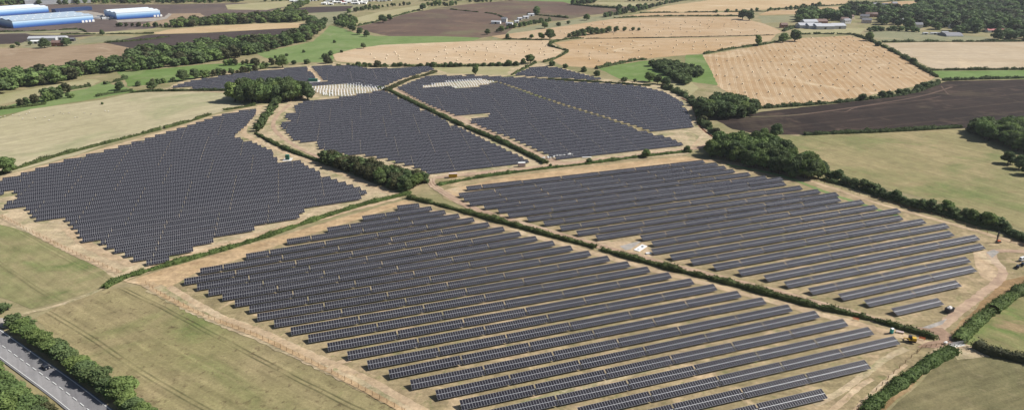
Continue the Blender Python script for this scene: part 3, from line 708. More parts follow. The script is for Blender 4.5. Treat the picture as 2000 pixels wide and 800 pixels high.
# ------------------------------------------------------------------ trees and hedges
def rot_quads(P, Nn, size, rng):
    """random leaf-clump quads: positions P, outward normals Nn"""
    n = len(P)
    R = rng.normal(size=(n, 3)) * .75 + Nn; R /= np.linalg.norm(R, axis=1, keepdims=True)
    T = np.cross(R, rng.normal(size=(n, 3))); T /= np.linalg.norm(T, axis=1, keepdims=True)
    B = np.cross(R, T); s = (size * rng.uniform(.6, 1.3, n))[:, None]; q = (size * rng.uniform(.5, 1.1, n))[:, None]
    k = rng.uniform(-.25, .25, (n, 1)) * s
    V = np.stack([P - T * s - B * q, P + T * s * .7 - B * q + R * k, P + T * s + B * q, P - T * s * .8 + B * q * .9 + R * k], 1)
    return V.reshape(-1, 3)
def quads_mesh(name, V, mat, extra=None):
    n = len(V) // 4; Fq = np.arange(n * 4).reshape(-1, 4).tolist(); Vl = V.tolist()
    if extra:
        o = len(Vl); Vl += extra[0]; Fq += [tuple(i + o for i in f) for f in extra[1]]
    me = bpy.data.meshes.new(name); me.from_pydata(Vl, [], Fq)
    for m in (mat if isinstance(mat, tuple) else (mat,)): me.materials.append(m)
    me.update(); return me
def core_ball(c, r, rng, su=9, sv=6):
    v = []; f = []
    for j in range(sv + 1):
        th = math.pi * j / sv
        for i in range(su):
            a = 2 * math.pi * i / su; q = rng.uniform(.86, 1.06)
            v.append((c[0] + r[0] * q * math.sin(th) * math.cos(a), c[1] + r[1] * q * math.sin(th) * math.sin(a), c[2] + r[2] * q * math.cos(th)))
    for j in range(sv):
        for i in range(su):
            k = (i + 1) % su; f.append((j * su + i, (j + 1) * su + i, (j + 1) * su + k, j * su + k))
    return v, f
def crown_arrays(seed, n, size, low=.22, wide=.40, lobes=9, tall=1.0):
    """foliage of a tree of height 1: clumps over a handful of uneven lobes, with gaps between them"""
    rng = np.random.default_rng(seed); L = []
    mid = (low + 1) / 2
    for i in range(lobes):
        a = 2 * math.pi * (i + rng.uniform(-.3, .3)) / lobes * 1.9; hz = low + .18 + (1 - low - .36) * (i / max(1, lobes - 1)) + rng.uniform(-.06, .06)
        spread = wide * .62 * math.sqrt(max(.05, 1 - ((hz - mid + .06) / (.62 * (1 - low))) ** 2)) * rng.uniform(.6, 1.05)
        r = wide * rng.uniform(.40, .60)
        if i == lobes - 1: spread *= .3
        L.append((spread * math.cos(a), spread * math.sin(a), hz, r, r * rng.uniform(.7, .95) * tall))
    P = []; Q = []
    wts = np.array([l[3] ** 2 for l in L]); cnt = (wts / wts.sum() * n).astype(int)
    for l, c in zip(L, cnt):
        d = rng.normal(size=(c, 3)); d /= np.linalg.norm(d, axis=1, keepdims=True)
        rad = 1.08 - np.abs(rng.normal(size=(c, 1))) * .13
        P.append(np.array(l[:3]) + d * rad * np.array([l[3], l[3], l[4]])); Q.append(d + np.array([0, 0, .35]))
    P = np.concatenate(P); Q = np.concatenate(Q); Q /= np.linalg.norm(Q, axis=1, keepdims=True)
    keep = P[:, 2] > low - .05; P = P[keep]; Q = Q[keep]
    ev = []; ef = []
    for l in L:
        v, f = core_ball(l[:3], (l[3] * .84, l[3] * .84, l[4] * .84), rng); o = len(ev); ev += v; ef += [tuple(i + o for i in q) for q in f]
    return rot_quads(P, Q, size, rng), (ev, ef)
def trunk_mesh(seed, low=.3, r=.026):
    mb = MB(); rng = random.Random(seed); seg = 7
    def limb(a, b, ra, rb):
        a = Vector(a); b = Vector(b); d = (b - a).normalized(); u = d.orthogonal(); w = d.cross(u); n = len(mb.v)
        for c, rr in ((a, ra), (b, rb)):
            for i in range(seg):
                t = 2 * math.pi * i / seg; q = c + (u * math.cos(t) + w * math.sin(t)) * rr; mb.v.append(tuple(q))
        for i in range(seg):
            j = (i + 1) % seg; mb.f.append((n + i, n + j, n + seg + j, n + seg + i)); mb.m.append(0)
    limb((0, 0, -.03), (.01, 0, low), r * 1.3, r * .85); limb((.01, 0, low), (0, .02, .72), r * .85, r * .3)
    for i in range(5):
        a = 2 * math.pi * i / 5 + rng.uniform(-.4, .4); h = low * rng.uniform(.8, 1.3); s = rng.uniform(.16, .26)
        limb((0.005, 0, h), (s * math.cos(a), s * math.sin(a), h + rng.uniform(.18, .3)), r * .45, r * .15)
    return mb.mesh('trunk', BARK)
CROWN = {}
def crown_set(kind, mat, cnt, n, size, **k):
    CROWN[kind] = []
    for i in range(cnt):
        V, ex = crown_arrays(hash_(kind) + i, n, size, **k); CROWN[kind].append((quads_mesh('crown', V, mat, ex), trunk_mesh(i, k.get('low', .22) + .08)))
def hash_(s): return sum(ord(c) * (i + 3) for i, c in enumerate(s))
crown_set('broad', LEAF, 5, 1700, .036, low=.16, wide=.46, lobes=11)
crown_set('dark', LEAFD, 4, 1500, .038, low=.14, wide=.44, lobes=10)
crown_set('bush', LEAFD, 4, 1100, .05, low=.0, wide=.62, lobes=9)
crown_set('thorn', LEAFB, 3, 1100, .05, low=.0, wide=.62, lobes=9)
crown_set('tall', LEAF, 3, 1400, .034, low=.12, wide=.32, lobes=10, tall=1.2)
NTREE = [0]
def tree(px, py, hpx, kind, label, group=None, wf=1.0, name=None, cat=None):
    """px,py: foot of the tree in the photograph; hpx: its height there"""
    x, y = G(px, py); s = ppm(x, y); dep = math.atan2(H, y); h = hpx / s / (math.cos(dep) + .30 * math.sin(dep))
    return tree_at(x, y, h, kind, label, group, wf, name, cat)
def tree_at(x, y, h, kind, label, group=None, wf=1.0, name=None, cat=None):
    i = NTREE[0]; NTREE[0] += 1
    cm, tm = random.choice(CROWN[kind])
    bush = kind in ('bush', 'thorn')
    o = thing(name or ('bush' if bush else 'tree'), label, cat or ('bush' if bush else 'tree'), (x, y, .2), random.uniform(0, 6.28), group)
    w_ = h * wf * random.uniform(.92, 1.08); o.scale = (w_, w_, h)
    link('crown', cm, o); link('trunk', tm, o); return o
def fill_trees(pix, spacing, hm, kinds, label, group, wf=1.0, jit=.35, hv=.18):
    poly = W(pix); x0 = min(p[0] for p in poly); x1 = max(p[0] for p in poly); y0 = min(p[1] for p in poly); y1 = max(p[1] for p in poly)
    c = 0; yy = y0; odd = 0
    while yy < y1:
        xx = x0 + (spacing / 2 if odd else 0)
        while xx < x1:
            q = (xx + random.uniform(-jit, jit) * spacing, yy + random.uniform(-jit, jit) * spacing)
            if inside(q, poly): tree_at(q[0], q[1], hm * random.uniform(1 - hv, 1 + hv), random.choice(kinds), label, group, wf); c += 1
            xx += spacing
        yy += spacing * .87; odd ^= 1
    return c
# far woods that read as one mass: the same trees gathered in one mesh
def lowcrown(seed, n, size, low, wide): return crown_arrays(seed, n, size, low=low, wide=wide, lobes=7)
LOW = [lowcrown(900 + i, 340, .066, .06, .5) for i in range(8)]
CLEAR = []
def wood(name, label, polys, spacing, hm, mats, lines=(), wf=1.0, hv=.25, cat='wood'):
    pts = []
    for pix in polys:
        poly = W(pix); x0 = min(p[0] for p in poly); x1 = max(p[0] for p in poly); y0 = min(p[1] for p in poly); y1 = max(p[1] for p in poly)
        yy = y0; odd = 0
        while yy < y1:
            xx = x0 + (spacing / 2 if odd else 0)
            while xx < x1:
                q = (xx + random.uniform(-.38, .38) * spacing, yy + random.uniform(-.38, .38) * spacing)
                if inside(q, poly): pts.append((q[0], q[1], hm * random.uniform(1 - hv, 1 + hv)))
                xx += spacing
            yy += spacing * .87; odd ^= 1
    for pix, hl, stp in lines:
        for q in resample(W(pix), stp):
            pts.append((q[0] + random.uniform(-.3, .3) * stp, q[1] + random.uniform(-.3, .3) * stp, hl * random.uniform(.6, 1.3)))
    pts = [p for p in pts if not any(abs(p[0] - c[0]) < 15 and -42 < p[1] - c[1] < 14 for c in CLEAR)]
    Vs = []; ev = []; ef = []; mi = []
    for x, y, h in pts:
        mi.append(random.choice((0, 0, 1, 1, 2)))
        V, (cv, cf) = random.choice(LOW); a = random.uniform(0, 6.28); ca, sa = math.cos(a), math.sin(a); w_ = h * wf * random.uniform(.85, 1.2)
        def tf(M): return np.stack([x + (M[:, 0] * ca - M[:, 1] * sa) * w_, y + (M[:, 0] * sa + M[:, 1] * ca) * w_, M[:, 2] * h + .1], 1)
        Vs.append(tf(V)); o = len(ev); ev += tf(np.array(cv)).tolist(); ef += [tuple(i + o for i in f) for f in cf]
    me = quads_mesh(name, np.concatenate(Vs), (LEAF, LEAFD, LEAFB) if mats != 'thorn' else (LEAFB, LEAFD, LEAF), (ev, ef))
    idx = [m for m, V in zip(mi, Vs) for _ in range(len(V) // 4)]; k = (len(me.polygons) - len(idx)) // max(1, len(mi)); idx += [m for m in mi for _ in range(k)]
    me.polygons.foreach_set('material_index', idx); me.update()
    o = link(name, me)
    tag(o, label, cat, kind='stuff'); print(name, len(pts)); return o
def hedge(pix, width, height, label, mat=None, dens=16.0, leaf=.30, sm=True, gaps=(), group=None, rough=.18, name='hedge', wpts=None):
    """clipped hedge: an uneven bank of leaves on a woody core"""
    p = wpts or W(pix)
    if sm and len(p) > 2: p = smooth(p, 5)
    p = resample(p, 2.2); rng = np.random.default_rng(len(p) * 13 + int(width * 10)); ev = []; ef = []; P = []; Q = []
    prof = [(-.5, 0), (-.5, .45), (-.36, .86), (0, 1.0), (.36, .86), (.5, .45), (.5, 0)]
    prev = None; wob = 0
    for i, c in enumerate(p):
        a = p[max(0, i - 1)]; b_ = p[min(len(p) - 1, i + 1)]; d = np.array([b_[0] - a[0], b_[1] - a[1]]); d /= np.linalg.norm(d); n = np.array([-d[1], d[0]])
        f = i / max(1, len(p) - 1)
        if any(g0 < f < g1 for g0, g1 in gaps): prev = None; continue
        wob = wob * .7 + rng.normal() * rough; hh = height * (1 + wob); ww = width * (1 + wob * .8 + rng.normal() * .08)
        ring = []
        for u, t in prof:
            q = rng.uniform(.9, 1.06); ring.append((c[0] + n[0] * u * ww * q, c[1] + n[1] * u * ww * q, .15 + t * hh * q * .93))
        o = len(ev); ev += ring
        if prev is not None:
            for j in range(6): ef.append((prev + j, prev + j + 1, o + j + 1, o + j))
        prev = o
        k = rng.poisson(2.2 * dens)
        if k:
            th = rng.uniform(-1, 1, k) * 1.75; u = np.sin(th) * .5; t = np.clip(np.cos(th) * .62 + .42, 0.02, 1.03)
            al = rng.uniform(-1.2, 1.2, k); ex = 1 + rng.normal(size=k) * .09
            X = c[0] + d[0] * al + n[0] * u * ww * ex; Y = c[1] + d[1] * al + n[1] * u * ww * ex; Z = .15 + t * hh * ex
            P.append(np.stack([X, Y, Z], 1)); nn = np.stack([n[0] * np.sin(th), n[1] * np.sin(th), np.cos(th) + .3], 1); Q.append(nn)
    Pn = np.concatenate(P); Qn = np.concatenate(Q); Qn /= np.linalg.norm(Qn, axis=1, keepdims=True)
    V = rot_quads(Pn, Qn, leaf, rng)
    o = link(name, quads_mesh(name, V, mat or HEDGE, (ev, ef)))
    return tag(o, label, 'hedge', group)

# hedges of the solar farm
hedge([(205, 563), (222, 552), (250, 541), (300, 526), (400, 498), (500, 469), (600, 435), (700, 403), (760, 388), (800, 378)], 4.2, 2.0, 'clipped bright green hedge running between the left-hand and nearest solar arrays', dens=22)
hedge([(797, 387), (860, 402), (930, 421), (1000, 440), (1075, 461), (1150, 481), (1200, 496), (1250, 510), (1330, 531), (1420, 553), (1500, 575), (1587, 598), (1640, 610), (1700, 624), (1760, 641), (1826, 661)], 3.4, 2.3, 'long dark green hedge with small gaps between the nearest and right-hand solar arrays', HEDGED, 22, gaps=((.464, .470), (.955, .958)))
hedge([(856, 362), (930, 348), (1000, 338), (1080, 328), (1150, 320), (1240, 308), (1330, 298), (1350, 297)], 3.4, 1.7, 'low green hedge along the far edge of the right-hand solar array', dens=20)
hedge([(762, 178), (800, 198), (850, 221), (900, 245), (975, 276), (1030, 302), (1066, 320)], 4.6, 2.6, 'straight dark green hedge splitting the centre and rear solar arrays', HEDGED, 16, .4)
hedge([(500, 262), (530, 278), (560, 293), (612, 312), (640, 320)], 3.2, 2.2, 'curved green hedge between left-hand and centre arrays leading to the long copse', HEDGED, 16, .4)
hedge([(-40, 352), (30, 331), (110, 306), (200, 283), (300, 257), (370, 238), (412, 224)], 2.6, 2.2, 'thin dark hedge between the pale pasture and the left-hand array', HEDGED, 14, .4, gaps=((.72, .725), (.55, .553)))
hedge([(437, 216), (470, 211), (498, 206)], 2.4, 1.8, 'short thin hedge on the pale pasture beside the round copse', HEDGED, 12, .4)
hedge([(1572, 264), (1640, 261), (1700, 259), (1800, 254), (1876, 249)], 4.0, 2.6, 'dark hedge between the ploughed field and the dry right-hand pasture', HEDGED, 14, .45)
hedge([(1690, 806), (1730, 772), (1780, 736), (1830, 702), (1858, 688)], 5.0, 2.6, 'bushy green hedge at the bottom right beside brown dead grass', dens=26)
hedge([(1872, 668), (1905, 634), (1940, 606), (1980, 578), (2060, 530)], 5.0, 2.8, 'bushy green hedge climbing to the right edge beyond the gate', dens=24, gaps=((.34, .36),))
hedge([(1908, 678), (1925, 688), (1950, 694), (1980, 701), (2060, 716)], 4.0, 2.8, 'brownish hedge leading right from the track below the green field', LEAFB, 24)
hedge([(752, 178), (778, 166), (800, 156), (830, 148), (850, 141)], 6.0, 2.2, 'overgrown pale green hedge between the far and rear arrays', LEAFB, 12, .5)
hedge([(740, 175), (750, 173), (764, 176)], 6, 3, 'dense dark bush line at the corner of the centre array', HEDGED, 12, .5)
hedge([(255, 182), (300, 179), (370, 178), (448, 178)], 2.6, 2.2, 'thin straight hedge on the near side of the far left array', HEDGED, 10, .5)
hedge([(1020, 154), (1050, 155), (1110, 158), (1180, 162), (1250, 167), (1270, 168)], 3, 1.8, 'low dark hedge along the back of the rear array', HEDGED, 10, .5)
# field hedges farther off
def fh(pix, w_, h_, lab, m=HEDGED, d=7, lf=.6, **k): return hedge(pix, w_, h_, lab, m, d, lf, rough=.26, **k)
fh([(1165, 135), (1185, 130), (1210, 125), (1240, 119), (1262, 117)], 4, 3, 'curved dark hedge between stubble and the bright green triangle')
fh([(1062, 122), (1085, 115), (1108, 101), (1090, 95), (1073, 89), (1085, 82), (1110, 77), (1140, 75)], 4, 2.6, 'zigzag hedge between the two stubble fields north of the rear array')
fh([(1000, 147), (1020, 137), (1045, 124)], 3.5, 2.6, 'short dark hedge climbing from the rear array to the stubble')
fh([(1375, 106), (1430, 96), (1500, 86), (1560, 72)], 3.5, 2.4, 'dark hedge along the top of the striped stubble field')
fh([(1672, 70), (1700, 80), (1750, 104), (1800, 134), (1830, 151)], 5, 3, 'tall ragged hedge down the right side of the striped stubble field')
fh([(1812, 138), (1900, 137), (2040, 136)], 3.6, 2.6, 'straight hedge between pale stubble and the bright green strip')
fh([(1842, 158), (1920, 155), (2040, 152)], 4.0, 2.6, 'straight hedge between the bright green strip and the dark ploughland')
fh([(1724, 83), (1800, 82), (1900, 82), (2040, 81)], 4, 2.4, 'straight dark hedge along the top of the pale eastern stubble')
fh([(1562, 68), (1600, 67), (1660, 68), (1672, 70)], 4, 2.2, 'low broken hedge above the striped stubble field', gaps=((.2, .26), (.6, .64)))
fh([(1530, 62), (1540, 58), (1550, 55)], 6, 4, 'short thick hedge between stubble and the red brick house')
fh([(1145, 76), (1300, 74), (1510, 69)], 1.6, .8, 'faint grassy balk between the two northern stubble fields', LEAFB)
fh([(1060, 79), (1030, 78), (985, 77)], 4, 2.4, 'dark hedge under the three lone stubble trees')
fh([(1200, 36), (1280, 33), (1440, 32)], 4, 2.6, 'long far hedge along the top of the northern stubble')
fh([(1250, 26), (1330, 25), (1500, 23)], 3, 2, 'second far hedge beyond the northern stubble', gaps=((.3, .34), (.6, .65)))
fh([(1500, 20), (1600, 13), (1680, 8), (1780, 0)], 3.5, 2.6, 'far hedge slanting up between the two topmost stubble fields')
fh([(700, 51), (735, 43), (770, 33), (820, 20)], 3.5, 2.4, 'far hedge between tan pasture and the brown hill')
fh([(880, 19), (930, 24), (965, 28), (985, 36)], 3, 2, 'broken far hedge crossing the brown ploughed hills', gaps=((.4, .48), (.7, .75)))
fh([(1030, 28), (1080, 33), (1110, 36)], 5, 3.5, 'dark far hedge right of the white farm buildings')
fh([(1120, 10), (1160, 14), (1205, 17)], 6, 4, 'thick far hedge along the top of the brown ploughed hill')
fh([(205, 84), (280, 79), (330, 72)], 3.5, 2.4, 'dark hedge between the grey-green triangle and the ploughed field')
fh([(0, 63), (80, 61), (150, 58), (168, 63)], 3, 2, 'dark hedge below the blue warehouses', gaps=((.5, .52),))
fh([(120, 68), (220, 67), (300, 66)], 3, 2, 'thin far hedge in front of the works ground')
fh([(190, 189), (220, 183), (258, 178)], 3, 2.4, 'dark hedge at the top left corner of the pale pasture')
fh([(0, 214), (50, 209), (90, 204)], 3, 2.4, 'dark hedge at the left edge above the pale pasture')
fh([(95, 185), (130, 177), (175, 169)], 6, 4, 'bushy hedge between tan pasture and the lower meadow')
fh([(205, 165), (240, 156), (246, 153)], 5, 3, 'bushy hedge in front of the bright meadow')

fh([(1448, 216), (1500, 211), (1600, 204), (1700, 194), (1780, 182), (1832, 164)], 4.5, 2.8, 'continuous dark hedge between the striped stubble and the ploughland')
hedge([(1608, 352), (1650, 362), (1700, 377), (1760, 398), (1830, 416), (1900, 436), (1960, 452), (2040, 488)], 4.5, 2.6, 'low continuous hedge under the boundary trees of the right-hand array', HEDGED, 14, .45)
fh([(658, 130), (740, 131), (850, 130), (930, 130), (1010, 128)], 4.5, 2.6, 'low continuous hedge along the south side of the western stubble', gaps=((.04, .05), (.36, .38)))
fh([(1296, 172), (1336, 188), (1358, 210), (1372, 242), (1400, 264)], 6, 3, 'overgrown hedge curving along the right side of the rear array')
# copses
n1 = fill_trees([(628, 316), (655, 312), (740, 336), (800, 350), (832, 358), (826, 366), (790, 376), (772, 370), (705, 345), (645, 326)], 5.6, 8.5, ['dark', 'broad', 'broad', 'thorn'], 'dark green tree packed in the long copse beside the centre array', 'trees of the long copse', 1.05)
n2 = fill_trees([(1376, 302), (1400, 286), (1450, 284), (1530, 304), (1595, 334), (1608, 350), (1560, 350), (1500, 336), (1420, 318)], 7.4, 13.5, ['dark', 'broad', 'broad', 'tall'], 'dark green tree packed in the wood at the right-hand array corner', 'trees of the right-hand wood', 1.0)
n3 = fill_trees([(455, 200), (480, 186), (540, 182), (590, 188), (606, 196), (560, 201), (500, 205), (470, 206)], 10.5, 19, ['dark', 'broad', 'broad', 'dark'], 'dark green tree packed in the round copse behind the left-hand array', 'trees of the round copse', 1.0)
for i, t in enumerate(np.linspace(0, 1, 12)):
    tree(504 + 42 * t + random.uniform(-3, 3), 256 - 58 * t, random.uniform(13, 19), 'broad' if i % 3 else 'dark', 'green hedgerow tree in the leafy line running down from the round copse', 'hedgerow trees below the round copse', 1.1)
# roadside trees
VH0 = []
RD = [(-6, 612, 26), (14, 640, 34), (30, 652, 38), (46, 664, 40), (60, 672, 38), (76, 682, 42), (92, 694, 44), (108, 704, 44), (124, 714, 42), (140, 728, 46), (154, 738, 44), (168, 750, 46), (184, 756, 50), (196, 770, 42), (214, 778, 48), (226, 776, 56), (236, 796, 40), (250, 806, 40), (266, 816, 40), (282, 824, 36), (300, 826, 28), (40, 646, 34), (102, 690, 38), (160, 732, 38)]
for x, y, h in RD: tree(x + 13, y - 5, h * .66, random.choice(['broad', 'broad', 'dark']), 'leafy green roadside tree in the row between road and cut meadow', 'roadside trees right of the road', 1.55)
LD = [(-14, 725, 40), (6, 735, 46), (18, 758, 52), (0, 775, 54), (32, 780, 54), (54, 790, 52), (14, 806, 54), (40, 816, 56), (70, 806, 52), (86, 800, 46), (92, 820, 44), (62, 834, 52), (-10, 820, 54), (20, 842, 54)]
for x, y, h in LD: tree(x - 14, y + 2, h * .72, random.choice(['broad', 'broad', 'dark']), 'leafy green roadside tree in the clump on the left side of the road', 'roadside trees left of the road', 1.5)
tree(95, 812, 26, 'thorn', 'olive round bush at the end of the left roadside clump')
# right boundary line of the solar farm
RB = [(1598, 347, 34, 'tall'), (1604, 338, 26, 'dark'), (1620, 350, 16, 'bush'), (1636, 352, 24, 'dark'), (1652, 360, 15, 'bush'), (1668, 364, 16, 'bush'), (1684, 370, 22, 'broad'), (1698, 374, 18, 'bush'), (1706, 376, 20, 'dark'), (1720, 384, 16, 'bush'), (1736, 390, 16, 'bush'), (1748, 392, 22, 'broad'), (1764, 398, 14, 'bush'),
 (1780, 404, 16, 'bush'), (1800, 410, 22, 'broad'), (1816, 412, 24, 'broad'), (1832, 416, 16, 'bush'), (1848, 416, 26, 'broad'), (1862, 422, 18, 'bush'), (1884, 426, 18, 'bush'), (1900, 434, 26, 'broad'), (1918, 440, 24, 'dark'), (1930, 442, 30, 'broad'), (1948, 446, 24, 'broad'), (1962, 450, 18, 'bush'), (1978, 462, 14, 'bush'), (1994, 470, 14, 'bush'), (2010, 478, 16, 'bush')]
for x, y, h, kd in RB: tree(x, y, h, kd, 'dark bush in the boundary line between the right-hand array and dry pasture' if kd == 'bush' else 'small round tree in the boundary line between the right-hand array and dry pasture', 'bushes of the right-hand boundary' if kd == 'bush' else 'trees of the right-hand boundary', 1.15)
# single trees and bushes
for x, y, h, kd, lab in [(15, 338, 32, 'broad', 'lone green tree on the hedge at the left edge'), (1261, 307, 16, 'broad', 'round tree on the hedge right of the white spoil bags'), (1341, 297, 13, 'dark', 'small round dark tree at the right end of the low hedge'),
 (1150, 319, 10, 'bush', 'small bush on the low hedge beside the spoil bags'), (1075, 325, 5, 'bush', 'tiny bush at the track junction'), (929, 146, 20, 'tall', 'tall lone tree standing on the rear edge of the rear array'), (970, 273, 9, 'bush', 'little bush poking out of the straight dividing hedge'),
 (1036, 124, 18, 'broad', 'taller tree of the pair at the stubble corner'), (1022, 126, 12, 'dark', 'shorter tree of the pair at the stubble corner'), (1074, 77, 20, 'dark', 'biggest dark tree of the three in the stubble'), (1057, 77, 13, 'broad', 'middle tree of the three in the stubble'), (1038, 76, 9, 'broad', 'smallest tree of the three in the stubble'),
 (1480, 90, 22, 'tall', 'lone tall tree on the hedge left of the striped stubble'), (1529, 83, 18, 'broad', 'left tree of the pair above the striped stubble'), (1552, 81, 22, 'dark', 'right tree of the pair above the striped stubble'), (1697, 80, 17, 'broad', 'round tree at the top right corner of the striped stubble'),
 (1450, 38, 19, 'dark', 'left half of the twin dark trees at the far stubble corner'), (1463, 40, 18, 'dark', 'right half of the twin dark trees at the far stubble corner'), (1782, 124, 11, 'bush', 'dark bush halfway down the ragged stubble hedge'), (1715, 90, 9, 'bush', 'small dark bush near the top of the ragged stubble hedge'),
 (1692, 258, 9, 'bush', 'small bush on the hedge below the ploughed field'), (1515, 268, 26, 'dark', 'dark bushy tree at the corner of ploughland and pasture'), (1490, 272, 22, 'broad', 'green bushy tree beside the right-hand wood'), (1268, 160, 20, 'broad', 'pale green tree below the bright green triangle'), (1284, 164, 18, 'dark', 'dark tree below the bright green triangle'), (1300, 166, 14, 'bush', 'dark bush below the bright green triangle'),
 (1219, 159, 8, 'bush', 'dark bush behind the rear array'), (1166, 148, 10, 'bush', 'round dark bush beside the back strip of panels'), (1140, 140, 9, 'bush', 'flat dark bush at the back strip of panels'), (1104, 133, 8, 'bush', 'small dark bush at the top of the back strip'), (1078, 129, 10, 'bush', 'wide dark bush at the stubble corner'), (1240, 160, 6, 'bush', 'tiny bush behind the rear array'),
 (298, 176, 18, 'dark', 'dark tree at the left tip of the far array'), (271, 168, 9, 'bush', 'round bush in the meadow left of the far array'), (235, 176, 17, 'dark', 'dark clump of trees in the lower meadow'), (358, 158, 22, 'dark', 'left tree of the pair above the far array'), (382, 154, 20, 'dark', 'right tree of the pair above the far array'), (552, 132, 24, 'broad', 'large pale tree at the bend of the meadow'), (575, 126, 8, 'bush', 'small bush above the far array'), (600, 125, 9, 'bush', 'low bush above the far array track'),
 (640, 124, 14, 'thorn', 'grey green bush at the west stubble tip'), (635, 114, 9, 'bush', 'dark bush on the west stubble hedge'), (646, 108, 8, 'bush', 'small bush above the west stubble tip'), (667, 103, 5, 'bush', 'tiny bush on the west stubble hedge'), (710, 95, 11, 'dark', 'round tree on the west stubble edge'), (737, 131, 12, 'thorn', 'large grey green bush behind the far array'), (593, 103, 5, 'bush', 'tiny bush in the valley meadow'), (560, 110, 5, 'bush', 'little bush low in the valley meadow'), (538, 114, 5, 'bush', 'little bush at the foot of the valley meadow'), (653, 84, 5, 'bush', 'small dark bush in the valley meadow'),
 (716, 72, 12, 'dark', 'left bush at the foot of the brown hill'), (702, 68, 13, 'dark', 'middle bush at the foot of the brown hill'), (689, 61, 12, 'dark', 'right bush at the foot of the brown hill'), (748, 45, 16, 'dark', 'dark tree of the pair on the hill edge'), (761, 40, 12, 'dark', 'small tree of the pair on the hill edge'), (826, 21, 14, 'dark', 'round dark tree on the ridge of the tan pasture'),
 (952, 68, 11, 'dark', 'pale tree left of the far stubble corner'), (979, 63, 12, 'broad', 'pale tree below the white farm'), (991, 76, 10, 'dark', 'dark tree on the far stubble corner'), (1064, 56, 14, 'broad', 'round tree right of the white farm'), (1091, 51, 7, 'bush', 'round bush on the stubble top edge'), (1110, 47, 6, 'bush', 'second round bush on the stubble top edge'), (1146, 40, 12, 'broad', 'tree at the top of the northern stubble'), (1048, 29, 16, 'broad', 'tall pale tree behind the white farm'), (1056, 44, 9, 'dark', 'dark tree in the yard of the white farm'),
 (88, 94, 18, 'dark', 'huge dark tree before the brick farmhouse'), (131, 90, 16, 'dark', 'huge dark tree right of the brick farmhouse'), (200, 69, 10, 'dark', 'small tree on the verge below the warehouses'), (60, 89, 8, 'dark', 'low dark tree left of the farm barn'), (25, 94, 6, 'bush', 'bush at the left end of the farm'), (36, 91, 9, 'dark', 'thin tree at the left end of the farm'), (200, 204, 4, 'bush', 'tiny bush on the pale pasture'),
 (1968, 320, 26, 'dark', 'left dark tree of the clump at the right edge'), (1990, 330, 28, 'dark', 'right dark tree of the clump at the right edge'), (2008, 342, 28, 'dark', 'cut-off dark tree of the clump at the right edge'), (1960, 694, 12, 'bush', 'dark bush on the brownish hedge at bottom right')]:
    tree(x, y, h, kd, lab, None, 1.15 if kd != 'tall' else 1.0)
for k_, (x, h) in enumerate([(680, 5), (700, 8), (712, 7), (722, 6), (752, 6), (770, 7), (782, 8), (792, 6), (822, 7), (835, 8), (846, 10), (858, 6), (870, 8), (880, 9), (890, 8), (900, 7), (918, 6), (945, 7), (960, 7), (975, 8), (993, 11), (1008, 8)]):
    tree(x, 131.5 - abs(x - 850) * .018, h, 'bush', 'dark rounded bush in the broken hedge along the west stubble', 'bushes along the west stubble', 1.25)
for x, y, h in [(1310, 176, 10), (1322, 180, 9), (1336, 188, 9), (1350, 196, 10), (1356, 206, 12), (1362, 216, 12), (1366, 228, 14), (1372, 240, 14), (1384, 250, 12), (1400, 262, 12), (1296, 172, 8)]:
    tree(x, y, h, random.choice(['bush', 'thorn']), 'tangled bush in the overgrown hedge right of the rear array', 'bushes right of the rear array', 1.25)
for x, y, h in [(1128, 71, 12), (1120, 72, 10), (1138, 70, 14), (1152, 68, 16), (1164, 67, 14), (1176, 66, 10), (1188, 64, 13), (1204, 63, 11), (1220, 61, 8), (1236, 60, 7), (1248, 60, 6), (1112, 73, 8)]:
    tree(x, y, h, 'dark', 'dark tree in the island of trees within the northern stubble', 'trees of the stubble island', 1.2)
for x, y, h in [(1470, 212, 8), (1500, 209, 7), (1530, 207, 6), (1600, 203, 7), (1640, 199, 6), (1683, 196, 13), (1700, 194, 7), (1722, 190, 12), (1735, 188, 10), (1755, 185, 12), (1770, 182, 9), (1790, 177, 12), (1806, 173, 13), (1818, 168, 9), (1832, 162, 7), (1560, 206, 5)]:
    tree(x, y, h, random.choice(['dark', 'bush']), 'dark bush in the hedge between striped stubble and ploughland', 'bushes between striped stubble and ploughland', 1.4, 'bush', 'bush')
n4 = fill_trees([(1268, 128), (1300, 124), (1330, 134), (1372, 144), (1366, 152), (1340, 152), (1352, 166), (1330, 166), (1300, 148)], 8.5, 9.5, ['dark', 'broad'], 'dark tree in the L-shaped spinney inside the bright green field', 'trees of the green field spinney', 1.15)
n5 = fill_trees([(1366, 222), (1395, 203), (1440, 206), (1480, 222), (1440, 232), (1402, 236), (1380, 232)], 9.0, 14.5, ['dark', 'dark', 'broad'], 'dark tree in the wood between rear array and striped stubble', 'trees of the middle wood', 1.1)
n6 = fill_trees([(1890, 258), (1925, 252), (2000, 256), (2060, 280), (2020, 310), (1960, 288), (1920, 272)], 8.6, 13, ['dark', 'broad'], 'green tree in the wood at the right edge', 'trees of the right edge wood', 1.1)
print('TREES', NTREE[0], n1, n2, n3, n4, n5, n6)
